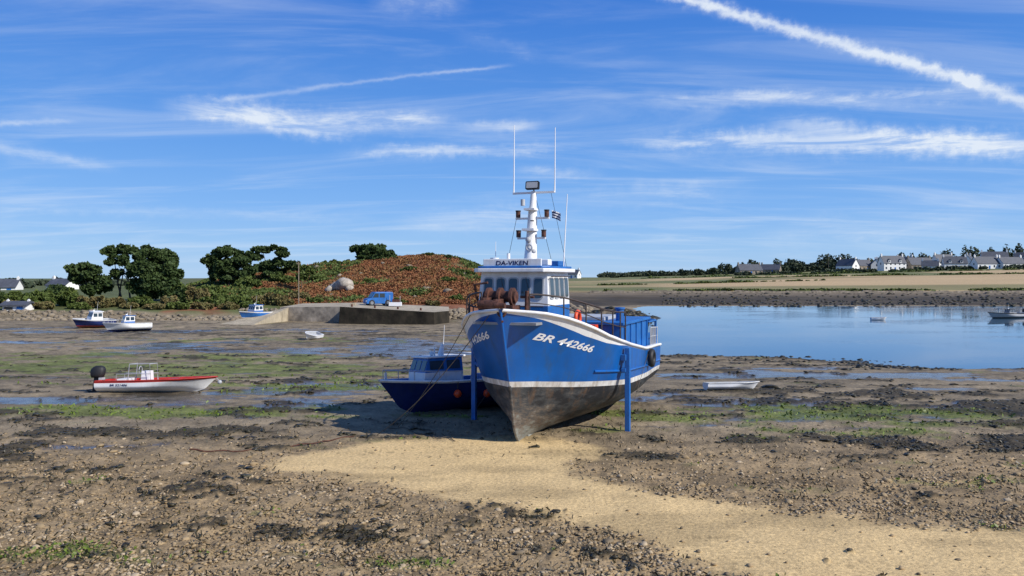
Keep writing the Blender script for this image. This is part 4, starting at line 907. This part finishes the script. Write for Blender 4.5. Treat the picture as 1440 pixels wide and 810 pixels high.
def noise(scale,det,rough=.6,sc=(1,1,1),dist=0):
    mpn=N.new('ShaderNodeMapping');mpn.inputs['Scale'].default_value=sc;L.new(tc.outputs['Generated'],mpn.inputs[0])
    n=N.new('ShaderNodeTexNoise');n.inputs['Scale'].default_value=scale;n.inputs['Detail'].default_value=det;n.inputs['Roughness'].default_value=rough;n.inputs['Distortion'].default_value=dist
    L.new(mpn.outputs[0],n.inputs['Vector']);return n.outputs['Fac']
wv=m_('SUBTRACT',noise(9,3),.5);fv=m_('SUBTRACT',noise(75,4,.65),.5)
tex_=mrange(noise(6,6,.66,(1,1,6.5),.5),.40,.64,0,1)
def streak(ax,ay,bx,by,wpx,amp,wobpx=0,finepx=0,tex=0.8,fade=.25):
    A=dirv(ax,ay);B=dirv(bx,by);n=A.cross(B).normalized();T_=(B-A).normalized()
    d=m_('MULTIPLY',dot(n),FP);al=dot(T_);la,lb=A.dot(T_),B.dot(T_);span=lb-la
    if wobpx: d=m_('MULTIPLY_ADD',wv,wobpx,d)
    if finepx: d=m_('MULTIPLY_ADD',fv,finepx,d)
    x=m_('DIVIDE',d,wpx);x=m_('MULTIPLY',x,x);x=m_('MULTIPLY',x,-1.0);g=m_('EXPONENT',x)
    e1=mrange(al,la-fade*span*.3,la+fade*span,0,1);e2=mrange(al,lb-fade*span,lb+fade*span*.3,1,0)
    g=m_('MULTIPLY',m_('MULTIPLY',g,e1),e2)
    if tex>0: g=m_('MULTIPLY',g,m_('MULTIPLY_ADD',tex_,tex,1-tex))
    return m_('MULTIPLY',g,amp)
ST=[streak(860,-32,1378,118,6.5,.92,6,18,.25,.02),streak(1340,106,1560,190,6,.75,6,16,.2,.05),
 streak(300,142,470,121,3,.3,6,6,.3,.2),streak(420,124,720,92,2.2,.36,8,6,.4,.15),
 streak(235,148,640,178,13,.75,26,24,.85,.2),streak(270,160,520,190,9,.5,30,20,.8,.3),streak(470,216,800,210,7,.6,16,16,.75,.2),
 streak(640,182,760,176,7,.6,14,12,.6,.3),streak(720,240,850,246,6,.45,12,10,.7,.3),
 streak(880,196,1480,206,13,.75,20,24,.8,.15),streak(1080,172,1560,222,12,.55,30,22,.8,.2),streak(900,144,1450,132,8,.55,24,18,.8,.2),
 streak(-60,196,160,238,6,.45,12,10,.6,.3),streak(-80,176,110,170,3,.4,6,8,.5,.2),streak(-60,288,520,308,6,.25,14,12,.7,.2),
 streak(560,310,780,300,16,.35,30,18,.8,.3),streak(780,290,1050,262,14,.35,30,18,.8,.3),streak(1060,330,1400,312,18,.32,36,20,.8,.3),streak(520,5,660,-5,14,.4,20,16,.7,.3),streak(640,50,760,75,9,.3,24,14,.8,.3)]
tot=ST[0]
for s in ST[1:]: tot=m_('ADD',tot,s)
zz=m_('ADD',sep.outputs[2],.10);cb=N.new('ShaderNodeCombineXYZ')
L.new(m_('DIVIDE',sep.outputs[0],zz),cb.inputs[0]);L.new(m_('DIVIDE',sep.outputs[1],zz),cb.inputs[1])
mpn=N.new('ShaderNodeMapping');mpn.inputs['Rotation'].default_value=(0,0,math.radians(18));mpn.inputs['Scale'].default_value=(.55,1.9,1);L.new(cb.outputs[0],mpn.inputs[0])
cn=N.new('ShaderNodeTexNoise');cn.inputs['Scale'].default_value=1.1;cn.inputs['Detail'].default_value=7;cn.inputs['Roughness'].default_value=.6;cn.inputs['Distortion'].default_value=.8;L.new(mpn.outputs[0],cn.inputs['Vector'])
veil=mrange(cn.outputs['Fac'],.42,.80,0,.34)
tot=m_('ADD',tot,veil);tot=m_('MULTIPLY',tot,mrange(sep.outputs[2],.0,.04,.3,1));tot=m_('MINIMUM',tot,.92)
cr=N.new('ShaderNodeValToRGB');el=cr.color_ramp.elements
el[0].position=0;el[0].color=(.40,.62,.91,1);el[1].position=1;el[1].color=(.02,.11,.42,1)
for p_,c_ in((.04,(.30,.55,.92)),(.085,(.20,.455,.92)),(.17,(.115,.345,.85)),(.33,(.044,.21,.72)),(.5,(.03,.155,.56))):
    k_=el.new(p_);k_.color=(*c_,1)
L.new(m_('MAXIMUM',sep.outputs[2],0.0),cr.inputs[0])
vs_=N.new('ShaderNodeVectorMath');vs_.operation='SCALE';vs_.inputs['Scale'].default_value=10.0;L.new(cr.outputs[0],vs_.inputs[0])
mb_=N.new('ShaderNodeMix');mb_.data_type='RGBA';mb_.inputs[0].default_value=.88;L.new(sky.outputs[0],mb_.inputs[6]);L.new(vs_.outputs[0],mb_.inputs[7])
mx_=N.new('ShaderNodeMix');mx_.data_type='RGBA';L.new(tot,mx_.inputs[0]);L.new(mb_.outputs[2],mx_.inputs[6]);mx_.inputs[7].default_value=(8.0,8.7,9.6,1)
L.new(mx_.outputs[2],bg.inputs['Color'])
sl=bpy.data.lights.new('sun','SUN');sl.energy=5.0;sl.angle=math.radians(.53);sl.color=(1,.955,.88)
so=bpy.data.objects.new('sun',sl);scene.collection.objects.link(so)
d=Vector((math.sin(AZ)*math.cos(EL),math.cos(AZ)*math.cos(EL),math.sin(EL)));so.rotation_euler=d.to_track_quat('Z','Y').to_euler();so.location=(20,-10,30)
# ---------------------------------------------------------------- camera
cam=bpy.data.cameras.new('camera');co=bpy.data.objects.new('camera',cam);scene.collection.objects.link(co)
co.location=(0,0,HC);co.rotation_euler=(math.radians(90),0,0);cam.sensor_width=36;cam.lens=27;cam.shift_y=-15/1440;cam.clip_start=.1;cam.clip_end=6000
scene.camera=co
